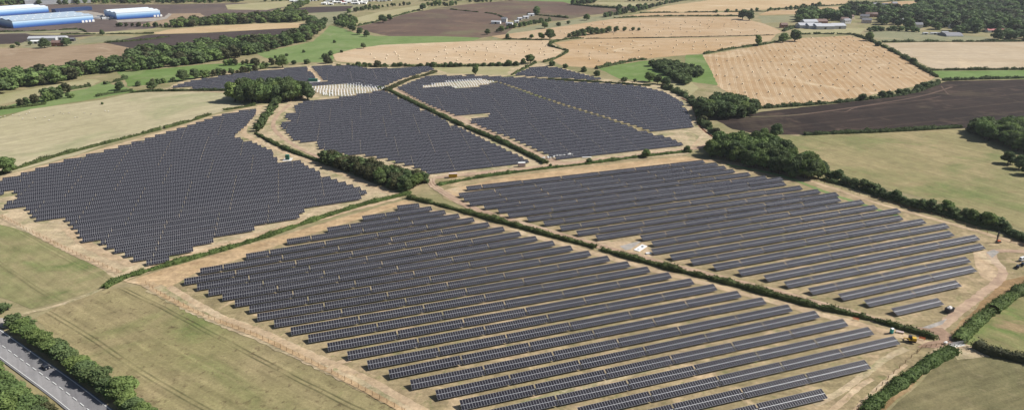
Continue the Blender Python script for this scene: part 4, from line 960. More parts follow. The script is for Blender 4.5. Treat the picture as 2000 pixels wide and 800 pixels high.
# far woods
VH = [(1650, 44, 'pale house with brown roof behind the village farm', 0), (1662, 38, 'cream house among trees above the village farm', 0), (1656, 47, 'small white house beside the village farm', 1), (1688, 38, 'white walled house at the left of the village street', 1), (1697, 34, 'red brick house at the top of the village street', 2), (1706, 34, 'brick house right of the village street', 2), (1692, 46, 'brown roofed house low on the village street', 0), (1756, 47, 'pink rendered house in the middle trees of the village', 0),
 (1768, 47, 'cream gabled house in the middle trees of the village', 1), (1804, 30, 'white gabled house high in the village trees', 1), (1816, 30, 'long brick house high in the village trees', 2), (1847, 34, 'white house deep in the right village trees', 1), (1860, 34, 'pale gabled house deep in the right village trees', 0), (1866, 56, 'bright white house beside the big round village tree', 1), (1896, 12, 'grey roofed house near the top right', 0), (1794, 55, 'small white cottage at the field edge of the village', 1), (1712, 14, 'white long house by the top village field', 1), (1728, 15, 'white bungalow by the top village field', 1), (1748, 12, 'dark roofed house by the top village field', 0), (1984, 22, 'tall pale house in the top right corner', 0)]
CLEAR += [G(q[0], q[1]) for q in VH] + [G(*q) for q in ((1938, 64), (1962, 64), (1865, 72), (1578, 56), (1594, 57), (1612, 58), (1640, 57), (1584, 49), (1604, 48), (1808, 68), (1826, 68), (1838, 68), (1846, 66), (1985, 14), (1982, 20), (1984, 8), (1984, 27), (1695, 42), (1700, 48))]
wood('river_wood', 'broad dark river wood winding across the top left', [[(-40, 186), (0, 184), (60, 168), (110, 166), (190, 144), (300, 137), (420, 121), (520, 101), (600, 82), (628, 62), (634, 48), (606, 46), (600, 62), (560, 80), (400, 92), (330, 102), (290, 104), (210, 130), (185, 136), (60, 152), (-40, 170)]], 15, 15, LEAFD, (), 1.2)
wood('north_wood', 'long dark belt of trees behind the narrow stubble strip', [[(336, 55), (420, 50), (500, 46), (596, 43), (600, 32), (540, 30), (500, 36), (430, 40), (350, 46)]], 14, 13, LEAFD, [([(560, 30), (580, 16), (600, 8)], 13, 14)], 1.15)
wood('valley_scrub', 'loose green scrub between valley meadow and tan pasture', [[(648, 46), (668, 34), (690, 36), (700, 50), (690, 58), (664, 54)]], 14, 9, LEAF, [([(680, 26), (730, 16), (800, 10)], 9, 14), ([(690, 22), (740, 18)], 9, 12), ([(838, 12), (880, 12)], 13, 10), ([(880, 11), (890, 10)], 11, 10), ([(920, 5), (960, 4)], 10, 12)])
wood('meadow_scrub', 'dark scrub along the bright meadow above the far array', [], 12, 8, 'thorn', [([(398, 152), (440, 147), (480, 143), (500, 138), (520, 133)], 8, 7), ([(300, 166), (340, 160)], 6, 7), ([(502, 128), (520, 128), (540, 126)], 9, 9), ([(440, 128), (470, 127), (490, 125)], 8, 8), ([(40, 206), (100, 196), (140, 190)], 8, 8), ([(90, 188), (130, 182)], 9, 8), ([(230, 52), (270, 52), (330, 54)], 8, 10)])
wood('horizon_wood', 'dark far woods along the top edge of the view', [[(-60, 12), (60, 11), (180, 9), (330, 8), (480, 5), (480, -6), (180, -3), (60, 2), (-60, 2)]], 26, 15, LEAFD, [([(520, 3), (600, 2), (700, 3)], 12, 14), ([(830, 2), (900, 2), (1000, 1)], 12, 14), ([(1118, 10), (1140, 8), (1160, 6)], 16, 9), ([(1205, 22), (1240, 20), (1262, 16)], 12, 9), ([(1215, 27), (1240, 24), (1270, 16), (1300, 8), (1340, 1)], 9, 12), ([(1230, 3), (1300, 2), (1380, 0)], 9, 14), ([(1400, 25), (1440, 24), (1500, 22)], 8, 30), ([(1500, 21), (1545, 20), (1600, 12)], 9, 16), ([(1000, 56), (1020, 52), (1050, 46), (1075, 42)], 8, 9), ([(972, 62), (1000, 54)], 6, 9), ([(1180, 34), (1200, 30), (1220, 28)], 10, 10)])
wood('village_trees', 'dark mature trees hiding the village at the top right', [[(1552, 44), (1600, 42), (1640, 40), (1670, 46), (1660, 34), (1600, 30), (1560, 32)], [(1640, 24), (1700, 18), (1720, 22), (1700, 30), (1650, 32)], [(1690, 52), (1760, 54), (1840, 62), (1870, 66), (1900, 66), (1980, 66), (2100, 70), (2100, -6), (1870, -6), (1860, 6), (1790, 12), (1790, 20), (1720, 24), (1700, 40)], [(1925, 74), (1990, 72), (2060, 76), (2060, 80), (1940, 79)]], 25, 19, LEAFD, [([(1700, 62), (1740, 60), (1790, 63)], 9, 10)], 1.25)

# ------------------------------------------------------------------ straw bales and sheep
bm_ = MB(); bm_.cyl((0, 0, .85), .85, 1.35, 'x', 18); BALE = bm_.mesh('straw_bale', M_STRAW)
NB = [0]
def bale(x, y, lab, grp, s=1.0):
    o = link('straw_bale', BALE, None, (x, y, .25), random.uniform(-.5, .5) + 1.2, (s * 1.0, s * 1.0, s * .98)); tag(o, lab, 'straw bale', grp); NB[0] += 1
b4 = [(1585, 75), (1595, 84), (1612, 85), (1626, 87), (1629, 73), (1642, 82), (1648, 79), (1654, 75), (1668, 81), (1665, 74), (1554, 92), (1570, 92), (1581, 100), (1592, 96), (1601, 92), (1613, 91), (1614, 101), (1631, 93), (1631, 98), (1646, 101), (1627, 100), (1657, 91), (1678, 94), (1685, 90), (1675, 100), (1668, 107), (1706, 100),
 (1504, 100), (1521, 100), (1536, 101), (1553, 103), (1513, 112), (1532, 112), (1549, 117), (1566, 115), (1586, 111), (1594, 110), (1604, 104), (1615, 114), (1628, 111), (1643, 110), (1658, 109), (1690, 110), (1692, 103), (1713, 113), (1725, 111), (1728, 104), (1506, 122), (1527, 127), (1546, 128), (1520, 137), (1541, 138), (1568, 132), (1583, 130), (1594, 123), (1609, 123), (1637, 127), (1650, 124), (1661, 121), (1680, 122), (1693, 118), (1713, 122), (1737, 125), (1756, 127), (1770, 125),
 (1500, 143), (1535, 149), (1554, 152), (1565, 142), (1587, 148), (1602, 146), (1613, 139), (1630, 135), (1657, 143), (1674, 143), (1680, 134), (1702, 137), (1717, 134), (1735, 135), (1760, 138), (1789, 144), (1817, 150), (1513, 164), (1529, 164), (1582, 159), (1552, 171), (1568, 170), (1603, 169), (1627, 167), (1635, 157), (1649, 151), (1701, 152), (1744, 153), (1754, 153), (1667, 171), (1685, 169), (1707, 167), (1657, 178), (1710, 178), (1738, 178), (1501, 181), (1524, 185), (1549, 190), (1602, 184), (1607, 193), (1478, 185), (1455, 182), (1440, 152), (1461, 130), (1430, 135), (1470, 142), (1454, 118), (1475, 105), (1440, 112), (1420, 120), (1450, 165), (1483, 158), (1416, 150), (1425, 166), (1400, 118), (1405, 130), (1490, 120), (1486, 133), (1400, 148)]
for px, py in b4: bale(*G(px, py), 'round straw bale lying in the striped stubble field', 'bales of the striped stubble field', 1.08)
def scatter(pix, n, lab, grp, gap, s=1.0):
    poly = W(pix); xs = [p[0] for p in poly]; ys = [p[1] for p in poly]; got = []; t = 0
    while len(got) < n and t < 9000:
        t += 1; q = (random.uniform(min(xs), max(xs)), random.uniform(min(ys), max(ys)))
        if inside(q, poly) and all(math.dist(q, g) > gap for g in got): got.append(q); bale(q[0], q[1], lab, grp, s)
def shrink(p, k=.93):
    cx = sum(q[0] for q in p) / len(p); cy = sum(q[1] for q in p) / len(p); return [(cx + (q[0] - cx) * k, cy + (q[1] - cy) * k) for q in p]
scatter(shrink([(700, 108), (940, 84), (1070, 82), (1095, 100), (1065, 116), (880, 122), (720, 121)]), 62, 'round straw bale lying in the western stubble field', 'bales of the western stubble field', 17, 1.15)
scatter(shrink([(1180, 42), (1440, 36), (1500, 55), (1500, 67), (1250, 70), (1030, 72), (1090, 60)]), 68, 'far round straw bale lying in the northern stubble field', 'bales of the northern stubble field', 24, 1.2)
scatter(shrink([(1110, 82), (1400, 77), (1480, 78), (1370, 102), (1200, 123), (1130, 127), (1120, 105)]), 46, 'round straw bale lying in the middle stubble field', 'bales of the middle stubble field', 22, 1.15)
print('BALES', NB)
def sheep(px, py):
    x, y = G(px, py); o = thing('sheep', 'white sheep standing in the pale pasture on the left', 'sheep', (x, y, .2), random.uniform(0, 6.28), 'sheep of the pale pasture')
    mb = MB(); mb.ball((0, 0, .78), (.62, .33, .34), 0, 10, 7); mb.ball((.72, 0, 1.0), (.2, .12, .14), 1, 8, 5); mb.ball((.55, 0, .92), (.22, .16, .2), 0, 8, 5)
    for sx in (-.38, .38):
        for sy in (-.17, .17): mb.cyl((sx, sy, .26), .05, .52, 'z', 6, 1, .07)
    for sy in (-.13, .13): mb.ball((.64, sy, 1.08), (.04, .09, .03), 1, 6, 4)
    link('body', mb.mesh('body', (M_WOOL, M_DARK)), o); return o
sp = sheep(2, 230)
for x, y in [(25, 226), (38, 227), (52, 224), (58, 221), (105, 227), (96, 236), (118, 221), (124, 224), (135, 222), (147, 231), (152, 230), (178, 224), (206, 218), (212, 219), (88, 230), (70, 232), (45, 233), (165, 222), (10, 229)]:
    dup(sp, G(x, y) + (.2,), random.uniform(0, 6.28), sp['label'], sp['group'])

# ------------------------------------------------------------------ buildings
def rect(a, b_, depth):
    """origin, length and heading of a block whose front foot runs a -> b in the photograph"""
    p = G(*a); q = G(*b_); L = math.dist(p, q); return (p[0], p[1], .3), L, math.atan2(q[1] - p[1], q[0] - p[0])
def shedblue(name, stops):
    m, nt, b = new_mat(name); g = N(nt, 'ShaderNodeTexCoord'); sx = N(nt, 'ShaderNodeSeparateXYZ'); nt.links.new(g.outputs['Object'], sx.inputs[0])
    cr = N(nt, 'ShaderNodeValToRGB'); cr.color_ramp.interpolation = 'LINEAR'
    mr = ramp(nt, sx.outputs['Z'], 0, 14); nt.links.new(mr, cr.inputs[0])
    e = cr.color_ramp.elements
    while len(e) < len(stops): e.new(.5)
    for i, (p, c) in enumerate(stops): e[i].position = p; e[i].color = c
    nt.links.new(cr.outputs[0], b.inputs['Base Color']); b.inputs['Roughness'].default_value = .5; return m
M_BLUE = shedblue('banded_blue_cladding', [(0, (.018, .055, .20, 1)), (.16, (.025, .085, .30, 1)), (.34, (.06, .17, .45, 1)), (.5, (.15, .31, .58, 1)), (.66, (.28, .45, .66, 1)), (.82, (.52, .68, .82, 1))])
M_BLUED = plain('dark_blue_cladding', (.02, .045, .13, 1), .5)
M_ROOFB = plain('pale_blue_roof', (.36, .44, .52, 1), .5, 0, .4, .06, .02)
M_ROOFW = plain('white_blue_roof', (.62, .68, .74, 1), .5, 0, .4, .06, .02)
def gable_roof(mb, x0, x1, y0, y1, h, rise, over=.4, t=.25):
    ym = (y0 + y1) / 2; k = rise / (ym - y0)
    mb.prism([(y0 - over, h - over * k), (ym, h + rise), (y1 + over, h - over * k), (y1 + over, h - over * k + t), (ym, h + rise + t), (y0 - over, h - over * k + t)], x0 - over, x1 + over)
def warehouse(a, b_, depth, h, lab, roofm, bays=3, docks=0, annex=None):
    loc, L, rz = rect(a, b_, depth); t = thing('warehouse', lab, 'warehouse', loc, rz)
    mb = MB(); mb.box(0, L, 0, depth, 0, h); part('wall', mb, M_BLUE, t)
    ro = MB(); d = depth / bays
    for i in range(bays): 
        y0 = i * d; ro.prism([(y0, h + .02), (y0 + d / 2, h + 2.6), (y0 + d, h + .02)], .8, L - .8)
    ro2 = part('roof', ro, roofm, t)
    pa = MB(); pa.box(-.3, L + .3, -.3, 0, h - .6, h + .7); pa.box(-.3, 0, .003, depth, h - .6, h + .7); pa.box(L, L + .3, .003, depth, h - .6, h + .7); part('parapet', pa, roofm, t)
    sk = MB()
    for i in range(bays):
        y0 = i * d
        for k in range(int(L / 16)):
            x = 8 + k * 16; z0 = h + .02 + 2.58 * .3; z1 = h + .02 + 2.58 * .7
            sk.quad((x, y0 + d * .15, z0 + .06), (x + 1.5, y0 + d * .15, z0 + .06), (x + 1.5, y0 + d * .35, z1 + .06), (x, y0 + d * .35, z1 + .06))
    part('rooflights', sk, M_WHITE, t)
    for i in range(docks):
        db = MB(); x = L * .84 + i * 7; db.box(x, x + 4.5, -.35, -.05, 0, 4.6); part('dock_door', db, M_WHITE, t)
    if annex:
        an = MB(); an.box(*annex); part('annex', an, M_BLUED, t)
    return t
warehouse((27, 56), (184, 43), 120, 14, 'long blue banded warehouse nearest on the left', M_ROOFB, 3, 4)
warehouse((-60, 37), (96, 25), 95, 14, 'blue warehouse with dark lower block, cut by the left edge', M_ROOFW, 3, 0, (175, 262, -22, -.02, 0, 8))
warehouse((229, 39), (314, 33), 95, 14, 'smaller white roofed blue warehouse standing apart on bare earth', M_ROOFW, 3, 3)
loc, L, rz = rect((50, 11), (178, 6), 80); t = thing('warehouse', 'pale grey shed behind dark trees at the top edge', 'warehouse', loc, rz)
mb = MB(); mb.box(0, L, 0, 80, 0, 12); part('wall', mb, M_SHEET, t); mb = MB(); gable_roof(mb, 0, L, 0, 80, 12.1, 3); part('roof', mb, M_SHEET, t)
def house(px, py, L, D, h, rz, lab, wallm, roofm, name='house', rise=None, chim=True, cat='house', grp=None, wins=3):
    x, y = G(px, py); t = thing(name, lab, cat, (x, y, .2), rz, grp)
    mb = MB(); rise = rise or D * .38
    mb.box(-L / 2, L / 2, 0, D, 0, h); mb.prism([(0, h + .001), (D, h + .001), (D / 2, h + rise)], -L / 2, L / 2); part('wall', mb, wallm, t)
    ro = MB(); gable_roof(ro, -L / 2, L / 2, 0, D, h + .06, rise); r = part('roof', ro, roofm, t)
    if chim:
        c = MB(); c.box(-L / 2 + .6, -L / 2 + 1.4, D / 2 - .4, D / 2 + .4, h + rise * .6, h + rise + 1.1); part('chimney', c, M_BRICK, r)
    for i in range(wins):
        wx = -L / 2 + L * (i + .5) / wins
        if name == 'house':
            w_ = MB(); w_.box(wx - .55, wx + .55, -.06, -.01, h - 1.9, h - .6); part('window', w_, M_WINDOW, t)
        if i == wins // 2:
            w_ = MB(); dw = .5 if name == 'house' else 2.0; w_.box(wx - dw, wx + dw, -.07, -.01, 0, 2.1 if name == 'house' else min(4, h - .3)); part('door', w_, M_WHITE if name == 'house' else M_DARK, t)
    return t
# west farm
house(82, 81, 46, 14, 5, .15, 'long grey farm barn behind the huge dark trees', M_SHEET, M_SHEET, 'barn', 3, False, 'barn')
house(70, 86, 16, 9, 4, .2, 'small white shed beside the grey farm barn', M_WHITE, M_WHITE, 'shed', 1.5, False, 'shed')
house(110, 91, 15, 9, 6, .1, 'red brick farmhouse between two huge dark trees', M_BRICK, M_TILE, 'house')
house(118, 79, 18, 11, 5, .1, 'grey farm shed right of the long barn', M_SHEET, M_SHEET, 'shed', 2, False, 'shed')
house(139, 81, 10, 7, 4, .1, 'dark stable at the right end of the west farm', M_DARK, M_SLATE, 'shed', 1.5, False, 'shed')
# hilltop white farm
house(968, 47, 20, 9, 4, -.25, 'long white farm shed left of the white farmhouse', M_WHITE, M_SHEET, 'shed', 2, False, 'shed')
house(984, 44, 12, 10, 6.5, -.2, 'white gabled farmhouse at the foot of the brown hill', M_RENDER, M_SLATE)
house(994, 50, 14, 8, 4, -.25, 'low white farm shed in front of the white farmhouse', M_WHITE, M_SHEET, 'shed', 2, False, 'shed')
for i, (x, y, l) in enumerate([(1016, 40, 10), (1028, 37, 13), (1038, 32, 15), (1010, 46, 9)]):
    house(x, y, l, 8, 4, .35, ['low white building nearest the dark yard tree', 'white building in the middle of the eastern farm yard', 'long white building at the top of the eastern farm yard', 'small white building at the bottom of the eastern farm yard'][i], M_WHITE, M_SHEET, 'shed', 1.8, False, 'shed')
# grey farm by the village
for i, (x, y, l, d, a) in enumerate([(1578, 56, 34, 24, .05), (1594, 57, 30, 26, .05), (1612, 58, 36, 26, .05), (1640, 57, 26, 26, .05), (1584, 49, 30, 20, .05), (1604, 48, 28, 18, .05)]):
    house(x, y, l, d, 6, a, ['leftmost grey barn in the front of the village farm', 'second grey barn in the front of the village farm', 'largest pale grey barn in the village farm', 'white gabled barn at the right end of the village farm', 'rear left grey barn of the village farm', 'rear brown barn of the village farm'][i], M_SHEET if i != 5 else M_BRICK, M_SHEET if i < 5 else M_TILE, 'barn', 4, False, 'barn')
house(1532, 55, 14, 9, 6, .1, 'red brick house alone left of the village farm', M_BRICK, M_TILE)
for x, y, lab, k in VH: house(x, y, random.uniform(14, 20), 10, 6.5, random.uniform(-.5, .5), lab, (M_PINK, M_RENDER, M_BRICK)[k], random.choice((M_TILE, M_SLATE)) if k != 1 else M_SLATE)
house(1938, 64, 18, 9, 4, .05, 'left red roofed shed among the trees at the right', M_RENDER, M_REDROOF, 'shed', 2.4, False, 'shed')
house(1962, 64, 22, 9, 4, .15, 'right red roofed shed among the trees at the right', M_RENDER, M_REDROOF, 'shed', 2.4, False, 'shed')
x, y = G(1865, 72); t = thing('barn', 'black round roofed barn on the edge of the village pasture', 'barn', (x, y, .2), .02)
mb = MB(); pr = [(0, 0)] + [(14 - 14 * math.cos(math.pi * i / 12), 6 * math.sin(math.pi * i / 12) + .01) for i in range(1, 12)] + [(28, 0)]
mb.prism(pr, -16, 16); part('shell', mb, M_SLATE, t); mb = MB(); mb.box(-16.1, 16.1, -.6, -.05, 0, 1.6); part('plinth', mb, M_WHITE, t)
for i, (x, y) in enumerate([(1808, 68), (1826, 68), (1838, 68), (1846, 66)]):
    house(x, y, (9, 16, 14, 12)[i], 5, 3, 0, ['short white caravan leftmost in the row at the pasture edge', 'long pale static caravan second in the row', 'long grey static caravan third in the row', 'pale shed at the right end of the caravan row'][i], M_WHITE, M_SHEET, 'caravan', .6, False, 'caravan')
# far town: rows of low white roofs
rt = random.Random(5); k = 0; prev = []
TW = [(570 + 7.5 * i + rt.uniform(-2, 2), 3 + rt.uniform(-1.5, 3)) for i in range(7)] + [(632 + 7.2 * i + rt.uniform(-2, 2), 9.5 - i * .25 + rt.uniform(-2, 2)) for i in range(12)] + [(712 + 8 * i + rt.uniform(-2, 2), 4.5 - i * .3 + rt.uniform(-1.5, 1.5)) for i in range(7)] + [(640 + 9 * i + rt.uniform(-2, 2), 4 + rt.uniform(-1, 1)) for i in range(8)]
first = {}
for x, y in TW:
    kd = 'red' if 668 < x < 682 and 'red' not in first else 'white'
    gx, gy = G(x, y); lab = 'low red roofed unit in the far white town at the top' if kd == 'red' else 'low pale roofed building of the far town at the top edge'
    if kd in first: dup(first[kd], (gx, gy, .2), rt.uniform(-.2, .4), lab, None, None)
    else: first[kd] = house(x, y, 14, 9, 4, .1, lab, M_WHITE, M_REDROOF if kd == 'red' else M_WHITE, 'industrial_unit', 1.4, False, 'building', None if kd == 'red' else 'pale buildings of the far town')

# ------------------------------------------------------------------ site cabins, machines, vehicles
def container(px, py, L, D, h, rz, lab, bodym, name='container', roofm=None, pad=None):
    x, y = G(px, py); t = thing(name, lab, name.replace('_', ' '), (x, y, .6), rz)
    mb = MB(); n = int(L / .5); mb.box(-L / 2, L / 2, -D / 2, D / 2, .15, h)
    for i in range(n):
        xx = -L / 2 + (i + .25) * L / n; mb.box(xx, xx + .22, -D / 2 - .05, -D / 2 - .002, .3, h - .2); mb.box(xx, xx + .22, D / 2 + .002, D / 2 + .05, .3, h - .2)
    part('body', mb, bodym, t)
    mb = MB(); mb.box(-L / 2 - .05, L / 2 + .05, -D / 2 - .08, D / 2 + .08, h + .003, h + .14); part('roof', mb, roofm or bodym, t)
    for s in (-1, 1):
        mb = MB(); mb.box(-L / 2 - .09, -L / 2 - .003, .03 if s > 0 else -D / 2 + .06, D / 2 - .06 if s > 0 else -.03, .25, h - .12); d_ = part('door', mb, M_DARK, t)
        mb = MB(); mb.box(-L / 2 - .13, -L / 2 - .092, s * .2 - .03, s * .2 + .03, .5, h - .5); part('handle', mb, M_STEEL, d_)
    mb = MB()
    for sx in (-L / 2 + .2, L / 2 - .2):
        for sy in (-D / 2 + .15, D / 2 - .15): mb.box(sx - .12, sx + .12, sy - .1, sy + .1, -.3, .147)
    part('feet', mb, M_DARK, t)
    if pad:
        mb = MB(); mb.box(-pad / 2, pad / 2, -pad * .6, pad * .6, -.5, -.301); part('concrete_pad', mb, M_CONC, t)
    return t
container(562, 312, 3.0, 2.6, 3.6, .1, 'green substation cabin on a pale pad beside the left-hand array', M_GREEN, 'substation_cabin', None, 7)
container(612, 160, 11, 3, 3.4, .08, 'wide dark green cabin beside the far array behind the copse', M_GREEN, 'substation_cabin', None, 16)
container(885, 346.5, 6.4, 2.5, 2.7, .1, 'yellow shipping container with pale roof by the haul track bend', M_YEL, 'container', M_PINK)
container(1019, 325.5, 5.8, 2.5, 2.9, .1, 'pale pinkish site container at the corner of the centre array', M_PINK, 'container', M_WHITE)
pc = random.Random(21); cab0 = None
for i, (px, py) in enumerate([(112, 25), (118, 23), (126, 24), (134, 27), (190, 37), (196, 34), (203, 38), (209, 35), (216, 38), (222, 36)]):
    if cab0 is None: cab0 = container(px, py, 12, 4, 4, .2, 'pale site cabin in the cluttered yards between the blue warehouses', M_SHEET, 'site_cabin', M_WHITE); cab0['group'] = 'cabins between the blue warehouses'
    else: dup(cab0, G(px, py) + (.5,), pc.uniform(-.4, 1.6), cab0['label'], cab0['group'])
# substation slab with hatches
x, y = G(1251, 485); a1 = G(1237, 488.5); a2 = G(1248, 491.5); a3 = G(1264, 481)
rz = math.atan2(a3[1] - a2[1], a3[0] - a2[0]); LL = math.dist(a3, a2); DD = math.dist(a1, a2)
t = thing('concrete_slab', 'white concrete slab with two dark openings beside the long hedge', 'concrete slab', (x, y, .15), rz)
mb = MB(); mb.box(-LL / 2, LL / 2, -DD / 2, DD / 2, -.3, .4); part('slab', mb, M_WHITE, t)
for s in (-.27, .22):
    mb = MB(); mb.box(s * LL - .9, s * LL + .9, -.7, .7, .403, .46); part('hatch', mb, M_DARK if s > 0 else M_STEEL, t)
x, y = G(1267, 496); t = thing('concrete_plinth', 'small white plinth at the end of a panel row near the slab', 'concrete slab', (x, y, .6), .2)
mb = MB(); mb.box(-1.7, 1.7, -.9, .9, -.3, .35); mb.box(-.5, .5, -.4, .4, .35, .6); part('plinth', mb, M_WHITE, t)
# portable toilet
x, y = G(1740.5, 651); t = thing('portable_toilet', 'teal portable toilet with white roof beside the long hedge', 'portable toilet', (x, y, .6), .3)
mb = MB(); mb.box(-.6, .6, -.6, .6, 0, 2.1); part('cabin', mb, M_TEAL, t)
mb = MB(); mb.prism([(-.66, 2.103), (.66, 2.103), (.5, 2.3), (0, 2.42), (-.5, 2.3)], -.66, .66); part('roof', mb, M_WHITE, t)
mb = MB(); mb.box(-.45, .45, -.66, -.603, .1, 2.0); d_ = part('door', mb, M_TEAL, t); mb = MB(); mb.box(.28, .34, -.7, -.663, .9, 1.2); part('handle', mb, M_WHITE, d_)
mb = MB(); mb.cyl((-.4, .45, 2.5), .05, .7, 'z', 8); part('vent_pipe', mb, M_DARK, t)
mb = MB(); mb.box(-.7, .7, -.7, .7, -.28, -.003); part('skid', mb, M_DARK, t)
# pallets by the toilet
x, y = G(1757, 650); t = thing('pallet_stack', 'pale flat pallet lying against the hedge right of the toilet', 'pallet', (x, y, .55), -.4)
mb = MB()
for i in range(5): mb.box(-1.6, 1.6, -.7 + i * .3, -.5 + i * .3, .3, .4)
for i in range(3): mb.box(-1.5 + i * 1.4, -1.3 + i * 1.4, -.7, .7, -.2, .297)
part('boards', mb, M_PINK, t)
# telehandler / excavator
x, y = G(1779, 668); t = thing('mini_excavator', 'yellow digger with black cab parked by the site gate', 'excavator', (x, y, .75), -.35)
for s in (-1, 1):
    mb = MB(); mb.box(-1.5, 1.5, s * .95 - .28, s * .95 + .28, 0, .62); mb.cyl((-1.5, s * .95, .31), .31, .56, 'y', 12); mb.cyl((1.5, s * .95, .31), .31, .56, 'y', 12); part('track', mb, M_BLACK, t)
mb = MB(); mb.box(.1, 1.9, -1.1, 1.1, .75, 1.7); mb.prism([(-1.05, 1.702), (1.05, 1.702), (.9, 2.0), (-.9, 2.0)], .2, 1.8); mb.box(-1.2, .1, -1.1, 1.1, .68, .95); part('engine_body', mb, M_YEL, t)
mb = MB(); mb.box(-1.3, .06, -.1, 1.05, .96, 2.55); c_ = part('cab', mb, M_DARK, t)
mb = MB(); mb.box(-1.36, -1.303, 0, .95, 1.3, 2.35); mb.box(-1.1, -.1, -.16, -.103, 1.3, 2.35); part('window', mb, M_WINDOW, c_)
mb = MB(); mb.box(-3.2, -1.0, -.75, -.45, 1.2, 1.55); mb.box(-3.4, -3.1, -.72, -.48, .3, 1.5); b2 = part('boom', mb, M_YEL, t)
mb = MB(); mb.prism([(-1.0, 0), (-.2, 0), (-.2, .5), (-1.0, .5)], -3.7, -3.1); part('bucket', mb, M_DARK, b2)
# piling rig
x, y = G(1949, 474); t = thing('piling_rig', 'small orange piling rig with tall black mast at the right edge', 'piling rig', (x, y, .5), .2)
for s in (-1, 1):
    mb = MB(); mb.box(-1.4, 1.4, s * .8 - .22, s * .8 + .22, 0, .55); part('track', mb, M_BLACK, t)
mb = MB(); mb.box(-.6, 1.1, -.6, .6, .58, 1.2); part('engine_body', mb, M_ORANGE, t)
mb = MB(); mb.box(-1.5, -1.05, -.25, .25, .3, 7.2); mb.box(-1.75, -1.5, -.4, .4, 3.6, 5.0); mb.box(-1.05, -.2, -.1, .1, 1.52, 1.9); m_ = part('mast', mb, M_DARK, t)
mb = MB(); mb.box(-1.75, -1.52, -.2, .2, 5.1, 6.4); part('hammer', mb, M_DARK, m_)
# skip
x, y = G(1853, 609); t = thing('skip', 'dark open waste skip heaped with pale and red rubbish', 'skip', (x, y, .5), .55)
mb = MB(); D_, L2, h_ = 1.3, 2.1, 2.1
mb.box(-L2, L2, -D_, D_, 0, .15); mb.box(-L2, L2, -D_, -D_ + .12, .153, h_); mb.box(-L2, L2, D_ - .12, D_, .153, h_); mb.box(-L2, -L2 + .12, -D_ + .123, D_ - .123, .153, h_); mb.box(L2 - .12, L2, -D_ + .123, D_ - .123, .153, h_)
for i in range(5): xx = -L2 + .3 + i * .85; mb.box(xx, xx + .14, -D_ - .1, -D_ - .002, .2, h_); mb.box(xx, xx + .14, D_ + .002, D_ + .1, .2, h_)
part('body', mb, M_DARK, t)
rr = random.Random(3); mb = MB()
for i in range(36):
    a, b2, c2 = rr.uniform(-1.8, .6), rr.uniform(-1.0, .5), rr.uniform(.2, 2.1); mb.box(a, a + rr.uniform(.4, 1.3), b2, b2 + rr.uniform(.3, .8), c2, c2 + rr.uniform(.1, .5), 0 if i % 5 else 1)
part('rubbish', mb, (M_RENDER, M_REDROOF), t)
